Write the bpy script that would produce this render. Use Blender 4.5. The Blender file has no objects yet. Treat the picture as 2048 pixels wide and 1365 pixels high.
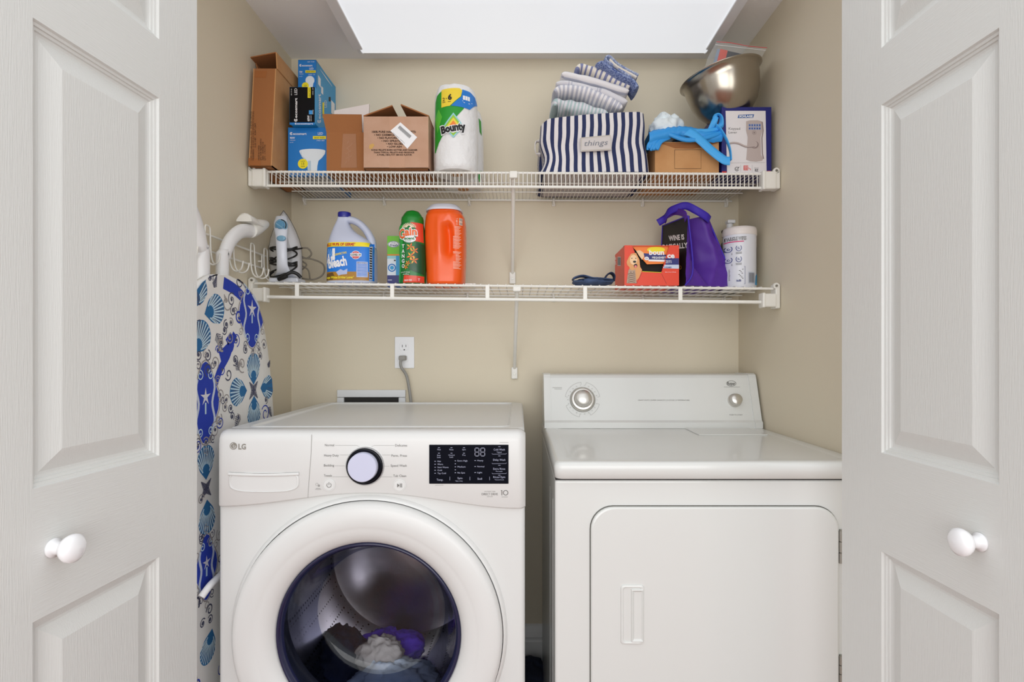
import bpy, bmesh, math, random
from mathutils import Vector, Matrix, noise, geometry
random.seed(7)
SC = bpy.context.scene
COL = SC.collection
PI = math.pi
# ---------------------------------------------------------------- camera, light, exposure
F, VX, VY, CZ = 1100.0, 1038.0, 702.0, 1.15      # focal length in px, principal point, eye height (m)
cam = bpy.data.objects.new('camera', bpy.data.cameras.new('camera'))
cam.data.sensor_width = 36; cam.data.lens = 36 * F / 2048
cam.data.shift_x = -(VX - 1024) / 2048; cam.data.shift_y = (VY - 682.5) / 2048
cam.data.clip_start = .02
cam.location = (0, 0, CZ); cam.rotation_euler = (PI / 2, 0, 0)
COL.objects.link(cam); SC.camera = cam
w = bpy.data.worlds.new('room_light'); SC.world = w; w.use_nodes = True
bgn = w.node_tree.nodes['Background']
bgn.inputs[1].default_value = 1.0
_nt = w.node_tree; _g = _nt.nodes.new('ShaderNodeTexCoord'); _s = _nt.nodes.new('ShaderNodeSeparateXYZ'); _r = _nt.nodes.new('ShaderNodeValToRGB')
_mr = _nt.nodes.new('ShaderNodeMapRange'); _mr.inputs[1].default_value = -1; _mr.inputs[2].default_value = 1
_nt.links.new(_g.outputs['Generated'], _s.inputs[0]); _nt.links.new(_s.outputs[2], _mr.inputs[0]); _nt.links.new(_mr.outputs[0], _r.inputs[0]); _nt.links.new(_r.outputs[0], bgn.inputs[0])
_r.color_ramp.elements[0].position = .38; _r.color_ramp.elements[0].color = (.70, .685, .67, 1)
_r.color_ramp.elements[1].position = .55; _r.color_ramp.elements[1].color = (1.25, 1.28, 1.32, 1)
SC.view_settings.view_transform = 'Standard'; SC.view_settings.look = 'None'
SC.view_settings.gamma = 1; SC.view_settings.use_curve_mapping = False
SC.view_settings.exposure = .0
def area(name, loc, rot, sx, sy, power, col=(1, 1, 1)):
    l = bpy.data.lights.new(name, 'AREA'); l.shape = 'RECTANGLE'; l.size = sx; l.size_y = sy
    l.energy = power; l.color = col
    o = bpy.data.objects.new(name, l); o.location = loc; o.rotation_euler = rot; COL.objects.link(o)
    return o
area('added_hall_fill', (0.1, -1.3, 1.3), (math.radians(100), 0, 0), 2.4, 1.3, 30, (1, .995, .975))  # added fill behind the camera, brightens doors, walls and ceiling

# ---------------------------------------------------------------- helpers
def X(px, d): return (px - VX) * d / F
def Z(py, d): return CZ + (VY - py) * d / F
def P(px, py, d): return Vector((X(px, d), d, Z(py, d)))
def lin(c):
    return tuple(((v / 255) / 12.92 if v / 255 <= .04045 else ((v / 255 + .055) / 1.055) ** 2.4) for v in c)
MATS = {}
def mat(name, rgb, rough=.5, metal=0, spec=.5, bump=0, bscale=200, bvec=(1, 1, 1), emit=0, noise_mix=0, rgb2=None, nscale=10, alpha=1, coat=0, sheen=0):
    if name in MATS: return MATS[name]
    m = bpy.data.materials.new(name); m.use_nodes = True; MATS[name] = m
    nt = m.node_tree; b = nt.nodes['Principled BSDF']
    c = lin(rgb) + (1,)
    b.inputs['Base Color'].default_value = c
    b.inputs['Roughness'].default_value = rough; b.inputs['Metallic'].default_value = metal
    b.inputs['Specular IOR Level'].default_value = spec
    b.inputs['Coat Weight'].default_value = coat
    if sheen: b.inputs['Sheen Weight'].default_value = sheen
    if alpha < 1: b.inputs['Alpha'].default_value = alpha
    if emit:
        b.inputs['Emission Color'].default_value = c; b.inputs['Emission Strength'].default_value = emit
    if bump or rgb2:
        tc = nt.nodes.new('ShaderNodeTexCoord'); mp = nt.nodes.new('ShaderNodeMapping')
        mp.inputs['Scale'].default_value = bvec
        nt.links.new(tc.outputs['Object'], mp.inputs[0])
    if bump:
        n = nt.nodes.new('ShaderNodeTexNoise'); n.inputs['Scale'].default_value = bscale; n.inputs['Detail'].default_value = 3
        nt.links.new(mp.outputs[0], n.inputs['Vector'])
        bp = nt.nodes.new('ShaderNodeBump'); bp.inputs['Strength'].default_value = bump; bp.inputs['Distance'].default_value = .002
        nt.links.new(n.outputs[0], bp.inputs['Height']); nt.links.new(bp.outputs[0], b.inputs['Normal'])
    if rgb2:
        n2 = nt.nodes.new('ShaderNodeTexNoise'); n2.inputs['Scale'].default_value = nscale; n2.inputs['Detail'].default_value = 4
        nt.links.new(mp.outputs[0], n2.inputs['Vector'])
        r = nt.nodes.new('ShaderNodeValToRGB'); r.color_ramp.elements[0].position = .35; r.color_ramp.elements[1].position = .65
        r.color_ramp.elements[0].color = c; r.color_ramp.elements[1].color = lin(rgb2) + (1,)
        nt.links.new(n2.outputs[0], r.inputs[0]); nt.links.new(r.outputs[0], b.inputs['Base Color'])
    return m

WORLD = {}
def wloc(o): return WORLD.get(o.name, Vector((0, 0, 0))) if o else Vector((0, 0, 0))
def tag(o, label=None, cat=None, group=None, kind=None):
    if label: o['label'] = label
    if cat: o['category'] = cat
    if group: o['group'] = group
    if kind: o['kind'] = kind
    return o
def thing(name, label, cat, loc, group=None):
    o = bpy.data.objects.new(name, None); o.empty_display_size = .05
    COL.objects.link(o); o.location = loc; WORLD[o.name] = Vector(loc)
    return tag(o, label, cat, group)

class MB:
    def __init__(s): s.v = []; s.f = []; s.m = []; s.sm = []; s.mats = []; s.pk = 0
    def jit(s, h):   # printed layers never lie exactly in one plane
        s.pk = (s.pk + 1) % 60; return h + s.pk * 2.5e-6
    def mi(s, m):
        if m not in s.mats: s.mats.append(m)
        return s.mats.index(m)
    def add(s, vs, fs, m, smooth=False):
        o = len(s.v); s.v += [tuple(v) for v in vs]
        for i, f in enumerate(fs):
            s.f.append(tuple(o + k for k in f)); mm = m(i) if callable(m) else m
            s.m.append(s.mi(mm)); s.sm.append(smooth)
    def bm(s, b, m, smooth=False):
        b.verts.ensure_lookup_table()
        for i, v in enumerate(b.verts): v.index = i
        s.add([v.co.copy() for v in b.verts], [[v.index for v in f.verts] for f in b.faces], m, smooth); b.free()
    def box(s, x0, x1, y0, y1, z0, z1, m, bev=0, seg=2, M=None, smooth=False):
        b = bmesh.new(); bmesh.ops.create_cube(b, size=1)
        for v in b.verts:
            v.co = Vector(((x0 + x1) / 2 + v.co.x * (x1 - x0), (y0 + y1) / 2 + v.co.y * (y1 - y0), (z0 + z1) / 2 + v.co.z * (z1 - z0)))
        if bev: bmesh.ops.bevel(b, geom=list(b.edges), offset=bev, segments=seg, profile=.5, affect='EDGES')
        if M is not None: bmesh.ops.transform(b, matrix=M, verts=b.verts)
        s.bm(b, m, smooth)
    def quad(s, a, b, c, d, m): s.add([a, b, c, d], [(0, 1, 2, 3)], m)
    def slabq(s, a, b, c, d, t, m):
        """thin board: quad with thickness t"""
        a, b, c, d = map(Vector, (a, b, c, d)); n = (b - a).cross(d - a).normalized() * t
        vs = [a, b, c, d, a + n, b + n, c + n, d + n]
        s.add(vs, [(3, 2, 1, 0), (4, 5, 6, 7), (0, 1, 5, 4), (1, 2, 6, 5), (2, 3, 7, 6), (3, 0, 4, 7)], m)
    def loft(s, rings, m, smooth=True, cap0=True, cap1=True, closed=True):
        n = len(rings[0]); vs = [p for r in rings for p in r]; fs = []
        for i in range(len(rings) - 1):
            for k in range(n if closed else n - 1):
                k2 = (k + 1) % n
                fs.append((i * n + k, i * n + k2, (i + 1) * n + k2, (i + 1) * n + k))
        s.add(vs, fs, m, smooth)
        m0 = m(0) if callable(m) else m
        if cap0: s.add(rings[0], [tuple(range(n))[::-1]], m0)
        if cap1: s.add(rings[-1], [tuple(range(n))], m(len(fs) - 1) if callable(m) else m)
    def tube(s, pts, r, m, n=8, closed=False, flat=None, up=None, sub=0):
        pts = [Vector(p) for p in pts]
        if sub: pts = smooth_path(pts, sub, closed)
        N = len(pts); rings = []; ref = None
        for i, p in enumerate(pts):
            if closed: t = pts[(i + 1) % N] - pts[i - 1]
            else: t = pts[min(i + 1, N - 1)] - pts[max(i - 1, 0)]
            if t.length < 1e-9: t = Vector((0, 0, 1))
            t.normalize()
            if ref is None:
                ref = up.copy() if up else (Vector((0, 0, 1)) if abs(t.z) < .9 else Vector((1, 0, 0)))
            a = ref - t * ref.dot(t)
            if a.length < 1e-6: a = t.orthogonal()
            a.normalize(); 
            if not up: ref = a
            b = t.cross(a); rr = r[min(i * len(r) // N, len(r) - 1)] if isinstance(r, (list, tuple)) else r
            fa, fb = flat if flat else (1, 1)
            rings.append([p + a * (math.cos(q * 2 * PI / n + PI / n) * rr * fa) + b * (math.sin(q * 2 * PI / n + PI / n) * rr * fb) for q in range(n)])
        if closed: rings.append(rings[0]); s.loft(rings, m, True, False, False)
        else: s.loft(rings, m, True)
    def lathe(s, prof, m, c=(0, 0, 0), axis='z', n=40, cap0=True, cap1=True, smooth=True, M=None):
        c = Vector(c); rings = []
        for r, h in prof:
            ring = []
            for k in range(n):
                a = 2 * PI * k / n; u, v = r * math.cos(a), r * math.sin(a)
                p = Vector((u, v, h)) if axis == 'z' else (Vector((u, h, v)) if axis == 'y' else Vector((h, u, v)))
                if M is not None: p = M @ p
                ring.append(c + p)
            rings.append(ring)
        s.loft(rings, m, smooth, cap0, cap1)
    def poly(s, pts, mp, m, h=.0006, cut=None):
        """2D polygon (any, in map units) laid on the surface map mp(a, b, h); cut = strip width for curved maps"""
        h = s.jit(h)
        tri = geometry.tessellate_polygon([[Vector((p[0], p[1], 0)) for p in pts]])
        if not cut:
            s.add([mp(p[0], p[1], h) for p in pts], tri, m); return
        b = bmesh.new(); vs = [b.verts.new((p[0], p[1], 0)) for p in pts]
        for t in tri:
            try: b.faces.new([vs[k] for k in t])
            except ValueError: pass
        for ax in (0, 1):
            lo = min(p[ax] for p in pts); hi = max(p[ax] for p in pts); c = lo + cut
            while c < hi:
                co = (c, 0, 0) if ax == 0 else (0, c, 0); no = (1, 0, 0) if ax == 0 else (0, 1, 0)
                bmesh.ops.bisect_plane(b, geom=list(b.verts) + list(b.edges) + list(b.faces), dist=1e-7, plane_co=co, plane_no=no); c += cut
        b.verts.ensure_lookup_table()
        for i, v in enumerate(b.verts): v.index = i
        s.add([mp(v.co.x, v.co.y, h) for v in b.verts], [[v.index for v in f.verts] for f in b.faces], m); b.free()
    def rect(s, x0, y0, x1, y1, mp, m, h=.0006, cut=None): s.poly([(x0, y0), (x1, y0), (x1, y1), (x0, y1)], mp, m, h, cut)
    def ell(s, cx, cy, rx, ry, mp, m, h=.0006, n=20, rot=0, a0=0, a1=2 * PI, cut=None):
        ps = []
        for k in range(n + (0 if a1 - a0 > 6.28 else 1)):
            a = a0 + (a1 - a0) * k / n; x, y = rx * math.cos(a), ry * math.sin(a)
            ps.append((cx + x * math.cos(rot) - y * math.sin(rot), cy + x * math.sin(rot) + y * math.cos(rot)))
        s.poly(ps, mp, m, h, cut)
    def line(s, pts, wd, mp, m, h=.0006):
        """stroke of width wd in map units"""
        h = s.jit(h)
        L = []; R = []; pts = [Vector((p[0], p[1])) for p in pts]
        for i, p in enumerate(pts):
            t = pts[min(i + 1, len(pts) - 1)] - pts[max(i - 1, 0)]
            if t.length < 1e-9: t = Vector((1, 0))
            t.normalize(); n = Vector((-t.y, t.x)) * wd / 2; L.append(p + n); R.append(p - n)
        vs = [mp(q.x, q.y, h) for q in L] + [mp(q.x, q.y, h) for q in R]; n = len(pts)
        s.add(vs, [(i, i + 1, n + i + 1, n + i) for i in range(n - 1)], m)
    def arc(s, cx, cy, r, a0, a1, wd, mp, m, h=.0006, n=16, ry=None):
        ry = ry or r
        s.line([(cx + r * math.cos(a0 + (a1 - a0) * k / n), cy + ry * math.sin(a0 + (a1 - a0) * k / n)) for k in range(n + 1)], wd, mp, m, h)
    def text(s, t, x, y, hgt, mp, m, w=None, al='l', rot=0, bold=0, shear=0, h=.0008, up=-1):
        """lettering: (x, y) = baseline start/centre/end, hgt = cap height; up=-1 when the map's b axis points down"""
        vs, fs = glyphs(t, bold); h = s.jit(h)
        if not vs: return
        x0 = min(v[0] for v in vs); x1 = max(v[0] for v in vs); k = hgt / .69
        kx = k if not w else w / max(x1 - x0, 1e-6)
        off = {'l': 0, 'c': (x1 - x0) / 2, 'r': (x1 - x0)}[al]
        ca, sa = math.cos(rot), math.sin(rot); o = []
        for a, b in vs:
            u = (a - x0 - off) * kx + shear * b * k; v = b * k
            o.append(mp(x + u * ca - v * sa, y + up * (u * sa + v * ca), h))
        s.add(o, fs, m)
    def blob(s, c, r, m, amp=.25, freq=14, n=36, seed=0, fold=.5, M=None):
        c = Vector(c); vs = []; fs = []; o = Vector((seed * 7.3, seed * 3.1, seed * 1.7))
        rows = n // 2
        for i in range(rows + 1):
            th = PI * i / rows
            for k in range(n):
                ph = 2 * PI * k / n
                d = Vector((math.sin(th) * math.cos(ph), math.sin(th) * math.sin(ph), math.cos(th)))
                q = Vector((d.x * r[0], d.y * r[1], d.z * r[2]))
                a = noise.noise(q * freq + o); bb = 1 - abs(noise.noise(q * freq * 2.1 + o * 2)) * 2
                q = q * (1 + amp * (a * (1 - fold) * 1.6 + fold * (bb - .5) * .8))
                if M is not None: q = M @ q
                vs.append(c + q)
        for i in range(rows):
            for k in range(n): fs.append((i * n + k, i * n + (k + 1) % n, (i + 1) * n + (k + 1) % n, (i + 1) * n + k))
        s.add(vs, fs, m, True)
    def build(s, name, parent=None, label=None, bevel=0, weld=False):
        me = bpy.data.meshes.new(name); L = wloc(parent)
        me.from_pydata([Vector(v) - L for v in s.v], [], s.f)
        for m in s.mats: me.materials.append(m)
        me.polygons.foreach_set('material_index', s.m); me.polygons.foreach_set('use_smooth', s.sm)
        me.update()
        o = bpy.data.objects.new(name, me); COL.objects.link(o)
        if parent: o.parent = parent; WORLD[o.name] = L
        if weld:
            b = bmesh.new(); b.from_mesh(me); bmesh.ops.remove_doubles(b, verts=b.verts, dist=1e-6); b.to_mesh(me); b.free()
        if label: o['label'] = label
        if bevel:
            md = o.modifiers.new('bevel', 'BEVEL'); md.width = bevel; md.segments = 2; md.limit_method = 'ANGLE'
        return o
def solo(mb, name, label, cat, group=None):
    """a thing that is one mesh: origin at its base centre"""
    xs = [v[0] for v in mb.v]; ys = [v[1] for v in mb.v]; zs = [v[2] for v in mb.v]
    c = Vector(((min(xs) + max(xs)) / 2, (min(ys) + max(ys)) / 2, min(zs)))
    mb.v = [tuple(Vector(v) - c) for v in mb.v]
    o = mb.build(name); o.location = c; WORLD[o.name] = c
    return tag(o, label, cat, group)
GL = {}
def glyphs(t, bold):
    key = (t, bold)
    if key in GL: return GL[key]
    cu = bpy.data.curves.new('t', 'FONT'); cu.body = t; cu.size = 1; cu.resolution_u = 2; cu.offset = bold
    ob = bpy.data.objects.new('t', cu)
    me = ob.to_mesh(); vs = [(v.co.x, v.co.y) for v in me.vertices]; fs = [tuple(p.vertices) for p in me.polygons]
    ob.to_mesh_clear(); bpy.data.objects.remove(ob); bpy.data.curves.remove(cu)
    GL[key] = (vs, fs); return GL[key]
def smooth_path(pts, n, closed=False):
    out = []; N = len(pts)
    for i in range(N if closed else N - 1):
        p0 = pts[i - 1] if (closed or i > 0) else pts[0]; p1 = pts[i]; p2 = pts[(i + 1) % N]
        p3 = pts[(i + 2) % N] if closed else pts[min(i + 2, N - 1)]
        for k in range(n):
            t = k / n
            out.append(.5 * ((2 * p1) + (p2 - p0) * t + (2 * p0 - 5 * p1 + 4 * p2 - p3) * t * t + (3 * p1 - p0 - 3 * p2 + p3) * t ** 3))
    if not closed: out.append(pts[-1])
    return out
def ser(cx, cy, a, b, z, n=2.5, N=40):
    """superellipse ring"""
    r = []
    for k in range(N):
        t = 2 * PI * k / N; c, s_ = math.cos(t), math.sin(t)
        r.append(Vector((cx + a * math.copysign(abs(c) ** (2 / n), c), cy + b * math.copysign(abs(s_) ** (2 / n), s_), z)))
    return r
def front_map(d):                       # photograph-plane coordinates laid on the vertical plane y = d
    return lambda a, b, h=0: Vector((X(a, d), d - h, Z(b, d)))
def interp(tab, z):
    if z <= tab[0][0]: return tab[0][1:]
    for a, b in zip(tab, tab[1:]):
        if z <= b[0]:
            t = (z - a[0]) / (b[0] - a[0]); return tuple(p + (q - p) * t for p, q in zip(a[1:], b[1:]))
    return tab[-1][1:]

# ---------------------------------------------------------------- room
YB, XL, XR, ZC = 1.95, -.807, .778, 2.186
M_wall = mat('beige wall paint', (219, 209, 187), .75, bump=.12, bscale=160)
M_ceil = mat('ceiling paint', (246, 246, 246), .85)
M_trim = mat('trim paint', (228, 228, 226), .45)
def floor_mat():
    m = bpy.data.materials.new('wood floor'); m.use_nodes = True; nt = m.node_tree; b = nt.nodes['Principled BSDF']
    tc = nt.nodes.new('ShaderNodeTexCoord'); mp = nt.nodes.new('ShaderNodeMapping'); mp.inputs['Scale'].default_value = (1, 14, 1)
    nt.links.new(tc.outputs['Object'], mp.inputs[0])
    n = nt.nodes.new('ShaderNodeTexNoise'); n.inputs['Scale'].default_value = 5; n.inputs['Detail'].default_value = 6
    nt.links.new(mp.outputs[0], n.inputs['Vector'])
    r = nt.nodes.new('ShaderNodeValToRGB'); r.color_ramp.elements[0].color = lin((70, 26, 10)) + (1,); r.color_ramp.elements[1].color = lin((176, 92, 44)) + (1,)
    r.color_ramp.elements[0].position = .35; r.color_ramp.elements[1].position = .7
    nt.links.new(n.outputs[0], r.inputs[0]); nt.links.new(r.outputs[0], b.inputs['Base Color']); b.inputs['Roughness'].default_value = .3
    return m
def struct(mb, name): o = mb.build(name); o['kind'] = 'structure'; return o
m = MB(); m.box(XL - .1, XR + .1, YB, YB + .1, 0, ZC, M_wall); struct(m, 'wall_back')
m = MB(); m.box(XL - .1, XL, 1.08, YB, 0, ZC, M_wall); struct(m, 'wall_left')
m = MB(); m.box(XR, XR + .1, 1.08, YB, 0, ZC, M_wall); struct(m, 'wall_right')
m = MB(); m.box(XL - .1, XR + .1, 1.0, YB + .1, ZC, ZC + .1, M_ceil); struct(m, 'ceiling')
m = MB(); m.box(-2, 2, -1.8, YB + .1, -.1, 0, floor_mat()); struct(m, 'floor')
def baseboard(name, a, b, nrm):
    a, b, nrm = Vector(a), Vector(b), Vector(nrm); m = MB(); prof = [(0, 0), (.016, 0), (.016, .125), (.013, .13), (.013, .137), (.016, .141), (.012, .160), (.010, .166), (.007, .178), (0, .182)]
    m.loft([[p + nrm * q[0] + Vector((0, 0, q[1])) for q in prof] for p in (a, b)], M_trim, smooth=False); struct(m, name)
baseboard('baseboard_back', (XL, YB, 0), (XR, YB, 0), (0, -1, 0))
baseboard('baseboard_left', (XL, 1.08, 0), (XL, YB - .017, 0), (1, 0, 0))
baseboard('baseboard_right', (XR, 1.08, 0), (XR, YB - .017, 0), (-1, 0, 0))

# ---------------------------------------------------------------- folding doors
M_door = mat('white door paint', (218, 219, 216), .42, bump=.22, bscale=75, bvec=(9, 9, .45))
M_doorh = mat('white door paint cross grain', (218, 219, 216), .42, bump=.22, bscale=75, bvec=(.45, .45, 9))
M_knob = mat('white enamel knob', (240, 240, 242), .18)
def door_leaf(name, far, near_dir, nrm, st, pw):
    """leaf from its far edge towards the room; nrm = face turned to the closet's middle"""
    far, e, nrm = Vector(far), Vector(near_dir).normalized(), Vector(nrm).normalized()
    up = Vector((0, 0, 1)); Wd = 2 * st + pw; H = 2.03
    mp = lambda u, z, h: far + e * u + up * z + nrm * h
    m = MB(); zs = [(.02 + .2, .809), (.9765, 1.568), (1.665, 1.93)]
    us = [0, st, st + pw, Wd]; zc = [.012, .22, .809, .9765, 1.568, 1.665, 1.93, H]
    flip = (e.cross(up)).dot(nrm) < 0
    for i in range(3):
        for j in range(7):
            if i == 1 and j in (1, 3, 5): continue
            g = M_door if i != 1 else M_doorh
            m.quad(mp(us[i], zc[j], 0), mp(us[i + 1], zc[j], 0), mp(us[i + 1], zc[j + 1], 0), mp(us[i], zc[j + 1], 0), g)
    # edges and back
    t = -.034
    for a, b in (((0, zc[0]), (0, H)), ((0, H), (Wd, H)), ((Wd, H), (Wd, zc[0])), ((Wd, zc[0]), (0, zc[0]))):
        m.quad(mp(*a, 0), mp(*b, 0), mp(*b, t), mp(*a, t), M_door)
    m.quad(mp(0, zc[0], t), mp(0, H, t), mp(Wd, H, t), mp(Wd, zc[0], t), M_door)
    prof = [(0, 0), (.002, -.0035), (.0055, -.0045), (.006, -.0065), (.0095, -.0075), (.0105, -.0095), (.014, -.0105), (.0175, -.0105), (.042, -.0022), (.0435, -.0018)]
    for z0, z1 in zs:
        rings = [[mp(st + q, z0 + q, h), mp(st + pw - q, z0 + q, h), mp(st + pw - q, z1 - q, h), mp(st + q, z1 - q, h)] for q, h in prof]
        m.loft(rings, M_door, smooth=False, cap0=False, cap1=True)
    o = struct(m, name)
    k = MB(); c = mp(st + pw * .875, .893, 0)
    M = Matrix((e, up, nrm)).transposed()
    k.lathe([(.0, 0), (.0125, 0), (.0125, .003), (.009, .005), (.0075, .012), (.0085, .015), (.0155, .020), (.0185, .026), (.018, .031), (.013, .035), (.006, .037), (.0005, .0375)], M_knob, c, 'z', 28, M=M)
    k.build('knob', o)
door_leaf('door_1', (-.5885, 1.005, 0), (-.016, -.242, 0), (.9978, -.066, 0), .096, .2205)
door_leaf('door_2', (.6135, 1.0450, 0), (.005, -.2395, 0), (-.9998, -.0209, 0), .1103, .224)

# ---------------------------------------------------------------- ceiling light
M_diff = bpy.data.materials.new('frosted diffuser'); M_diff.use_nodes = True
_b = M_diff.node_tree.nodes['Principled BSDF']; _b.inputs['Base Color'].default_value = (.25, .25, .26, 1)
_b.inputs['Emission Color'].default_value = (.95, .97, 1, 1); _b.inputs['Emission Strength'].default_value = .72; _b.inputs['Roughness'].default_value = .35
M_fix = mat('white painted fixture', (232, 233, 235), .4)
fx0, fx1 = X(721, 1.806), X(1415, 1.806)
T = thing('ceiling_light', 'wide white wraparound fluorescent light fixture on the closet ceiling', 'ceiling light', ((fx0 + fx1) / 2, 1.67, ZC))
m = MB(); cs = [(1.865, 2.184), (1.865, 2.172), (1.815, 2.133), (1.800, 2.129), (1.55, 2.129), (1.535, 2.133), (1.475, 2.172), (1.475, 2.184)]
m.loft([[Vector((x, a, b)) for a, b in cs] for x in (fx0 + .006, fx1 - .006)], M_diff, smooth=False); m.build('diffuser', T)
for s_, xx in ((-1, fx0), (1, fx1)):
    m = MB(); c2 = [(1.67 + (a - 1.67) * 1.012, b - .002 if b < 2.18 else b) for a, b in cs]
    m.loft([[Vector((xx + q, a, b)) for a, b in c2] for q in (-.005, .005)], M_fix, smooth=False); m.build('end_cap', T)
    m = MB(); m.box(xx - .016, xx + .016, 1.50, 1.775, 2.121, 2.127, M_fix, .002); 
    m.build('retaining_bar', T)
m = MB(); m.box(fx0 + .01, fx1 - .01, 1.46, 1.88, 2.180, 2.1858, M_fix); m.build('housing', T)
# ---------------------------------------------------------------- wire shelves
M_wire = mat('white vinyl coated wire', (235, 233, 226), .35)
M_plas = mat('white plastic', (233, 231, 224), .4)
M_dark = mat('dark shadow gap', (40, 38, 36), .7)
M_screw = mat('steel screw', (150, 148, 142), .35, metal=1)
YF = 1.644
def deckU(x): return 1.6915 - .0075 * (x + .8) / 1.58
def deckL(x): return 1.3585 - .0165 * (x + .8) / 1.58
def shelf(upper):
    dk = deckU if upper else deckL
    name = 'wire_shelf'
    lab = ('upper white wire shelf with close rods and a ribbed front lip, loaded with boxes' if upper else
           'lower white wire shelf with open front bar, holding the bleach and the orange bottle')
    T = thing(name, lab, 'shelf', (0, YB, dk(0)), 'wire shelves on the back wall')
    x0, x1 = XL + .045, XR - .028
    r = .0016 if upper else .0019; sp = .0127 if upper else .0254
    m = MB(); x = x0 + .012
    while x < x1 - .01:
        z = dk(x) - r
        pts = [(x, YB - .008, z), (x, YF + .004, z)]
        if upper: pts += [(x, YF - .0035, z - .003), (x, YF - .0045, z - .046)]
        else: pts += [(x, YF - .005, z - .002)]
        m.tube(pts, r, M_wire, 5); x += sp
    m.build('cross_wires', T)
    m = MB()
    for yy in ((1.745, 1.845) if upper else (1.75, 1.85)):
        m.tube([(x0, yy, dk(x0) - 2 * r - .0022), (x1, yy, dk(x1) - 2 * r - .0022)], .0024, M_wire, 6)
    m.tube([(x0, YB - .011, dk(x0) - 2 * r - .0035), (x1, YB - .011, dk(x1) - 2 * r - .0035)], .0036, M_wire, 8)
    m.build('rear_rails', T)
    m = MB(); xa = x0 - .035 if not upper else x0
    m.tube([(xa, YF, dk(xa) - 2 * r - .003), (x1 + .01, YF, dk(x1) - 2 * r - .003)], .0037, M_wire, 8); m.build('front_rail', T)
    lz = .0485 if upper else .0475
    m = MB(); m.tube([(x0, YF - .003, dk(x0) - lz), (x1, YF - .003, dk(x1) - lz)], .0043 if upper else .0052, M_wire, 10); m.build('lip_rail', T)
    if not upper:
        for px in (595, 785, 975, 1170, 1360):
            c = X(px, YF); z = dk(c); m = MB(); m.box(c - .006, c + .006, YF - .006, YF - .001, z - .05, z - .004, M_wire, .0012); m.build('rail_strap', T)
    for sd in (-1, 1):
        m = MB(); xe = (XL + .002) if sd < 0 else (XR - .002); xi = xe - sd * .052 + (0 if upper else 0)
        z = dk(xe); a, b = sorted((xe - sd * .012, xi))
        m.box(a, b, YF - .016, YF + .012, z - (.054 if upper else .062), z - (.001 if upper else .022), M_plas, .004)
        m.box(*sorted((xi + sd * .006, xi - sd * .003)), YF - .019, YF + .013, z - (.056 if upper else .064), z - (.0 if upper else .020), M_plas, .003)
        a, b = sorted((xe, xe - sd * .014)); m.box(a, b, YF - .012, YF + .024, z - (.052 if upper else .066), z + .006, M_plas, .003)
        m.lathe([(.009, -.004), (.009, .004)], M_plas, (xe - sd * .012, YF - .008, z + .001), 'y', 16, smooth=False)
        m.lathe([(.0035, -.001), (.0035, .002)], M_screw, (xe - sd * .012, YF - .0135, z + .001), 'y', 12, smooth=False)
        m.build('wall_bracket', T)
    for px in ((608, 768, 938, 1107, 1285, 1453) if upper else (602, 768, 935, 1107, 1285, 1448)):
        c = X(px, 1.94); z = dk(c) - .006; m = MB()
        m.tube([(c, YB - .003, z + .006), (c, YB - .016, z + .005), (c, YB - .019, z - .004), (c + .002, YB - .012, z - .013), (c + .004, YB - .004, z - .017)], .0042, M_plas, 8, flat=(1, .9))
        m.box(c - .005, c + .005, YB - .006, YB - .0005, z - .02, z + .008, M_plas, .0015)
        m.build('wall_clip', T)
    # diagonal brace with its screwed foot
    if upper: a, b = P(1027, 345, YF), P(1025, 548, YB - .006)
    else: a, b = P(1034, 590, YF + .004), P(1029, 738, YB - .006)
    a.z = dk(a.x) - .012
    m = MB(); m.tube([a, b], .0062, M_wire, 12); m.box(a.x - .012, a.x + .012, YF - .012, YF + .006, a.z - .012 , a.z + (.009 if upper else .004), M_plas, .003)
    m.box(b.x - .011, b.x + .011, YB - .013, YB - .0005, b.z - .036, b.z + .006, M_plas, .003)
    m.lathe([(.004, 0), (.004, .002)], M_screw, (b.x, YB - .015, b.z - .018), 'y', 12, smooth=False)
    m.build('diagonal_brace', T)
shelf(True); shelf(False)

# ---------------------------------------------------------------- outlet, cord, supply box
M_pl = mat('outlet plate white', (240, 241, 243), .3); M_blk = mat('black', (12, 12, 13), .5)
fb = front_map(YB - .004)
T = thing('wall_outlet', 'white duplex wall outlet with one grey plug, between lower shelf and washer', 'outlet', (X(809, YB), YB, Z(738, YB)))
m = MB(); m.box(X(790, YB), X(829, YB), YB - .006, YB - .0003, Z(737, YB), Z(674, YB), M_pl, .002); m.build('plate', T)
for cy in (694, 718):
    m = MB(); c = P(808.5, cy, YB)
    m.loft([[Vector((c.x + q * math.copysign(min(abs(math.cos(t)), 1) ** .8, math.cos(t)) * .0165, YB - h, c.z + q * max(-.0125, min(.0125, .0165 * math.sin(t))))) for t in [2 * PI * k / 24 for k in range(24)]] for q, h in ((1, .005), (1, .0075), (.96, .008))], M_pl, smooth=False)
    if cy == 694:
        f2 = front_map(YB - .008)
        m.rect(804.3, 690, 805.4, 695, f2, M_blk); m.rect(811.3, 690, 812.3, 694.5, f2, M_blk); m.ell(808.6, 700, 1.3, 1.3, f2, M_blk)
    m.build('socket', T)
M_gcord = mat('grey appliance cord', (150, 148, 143), .5)
m = MB(); c = P(808, 716, YB); m.box(c.x - .012, c.x + .012, YB - .035, YB - .009, c.z - .009, c.z + .008, M_gcord, .004)
m.tube([c + Vector((-.004, -.03, 0)), c + Vector((-.003, -.036, -.03)), P(814, 755, 1.925), P(822, 805, 1.93), P(826, 850, 1.93), P(828, 950, 1.93)], .0052, M_gcord, 8, sub=6, flat=(1, .7))
solo(m, 'power_cord', 'grey power cord plugged in the wall outlet and dropping behind the washer', 'cord')
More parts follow.
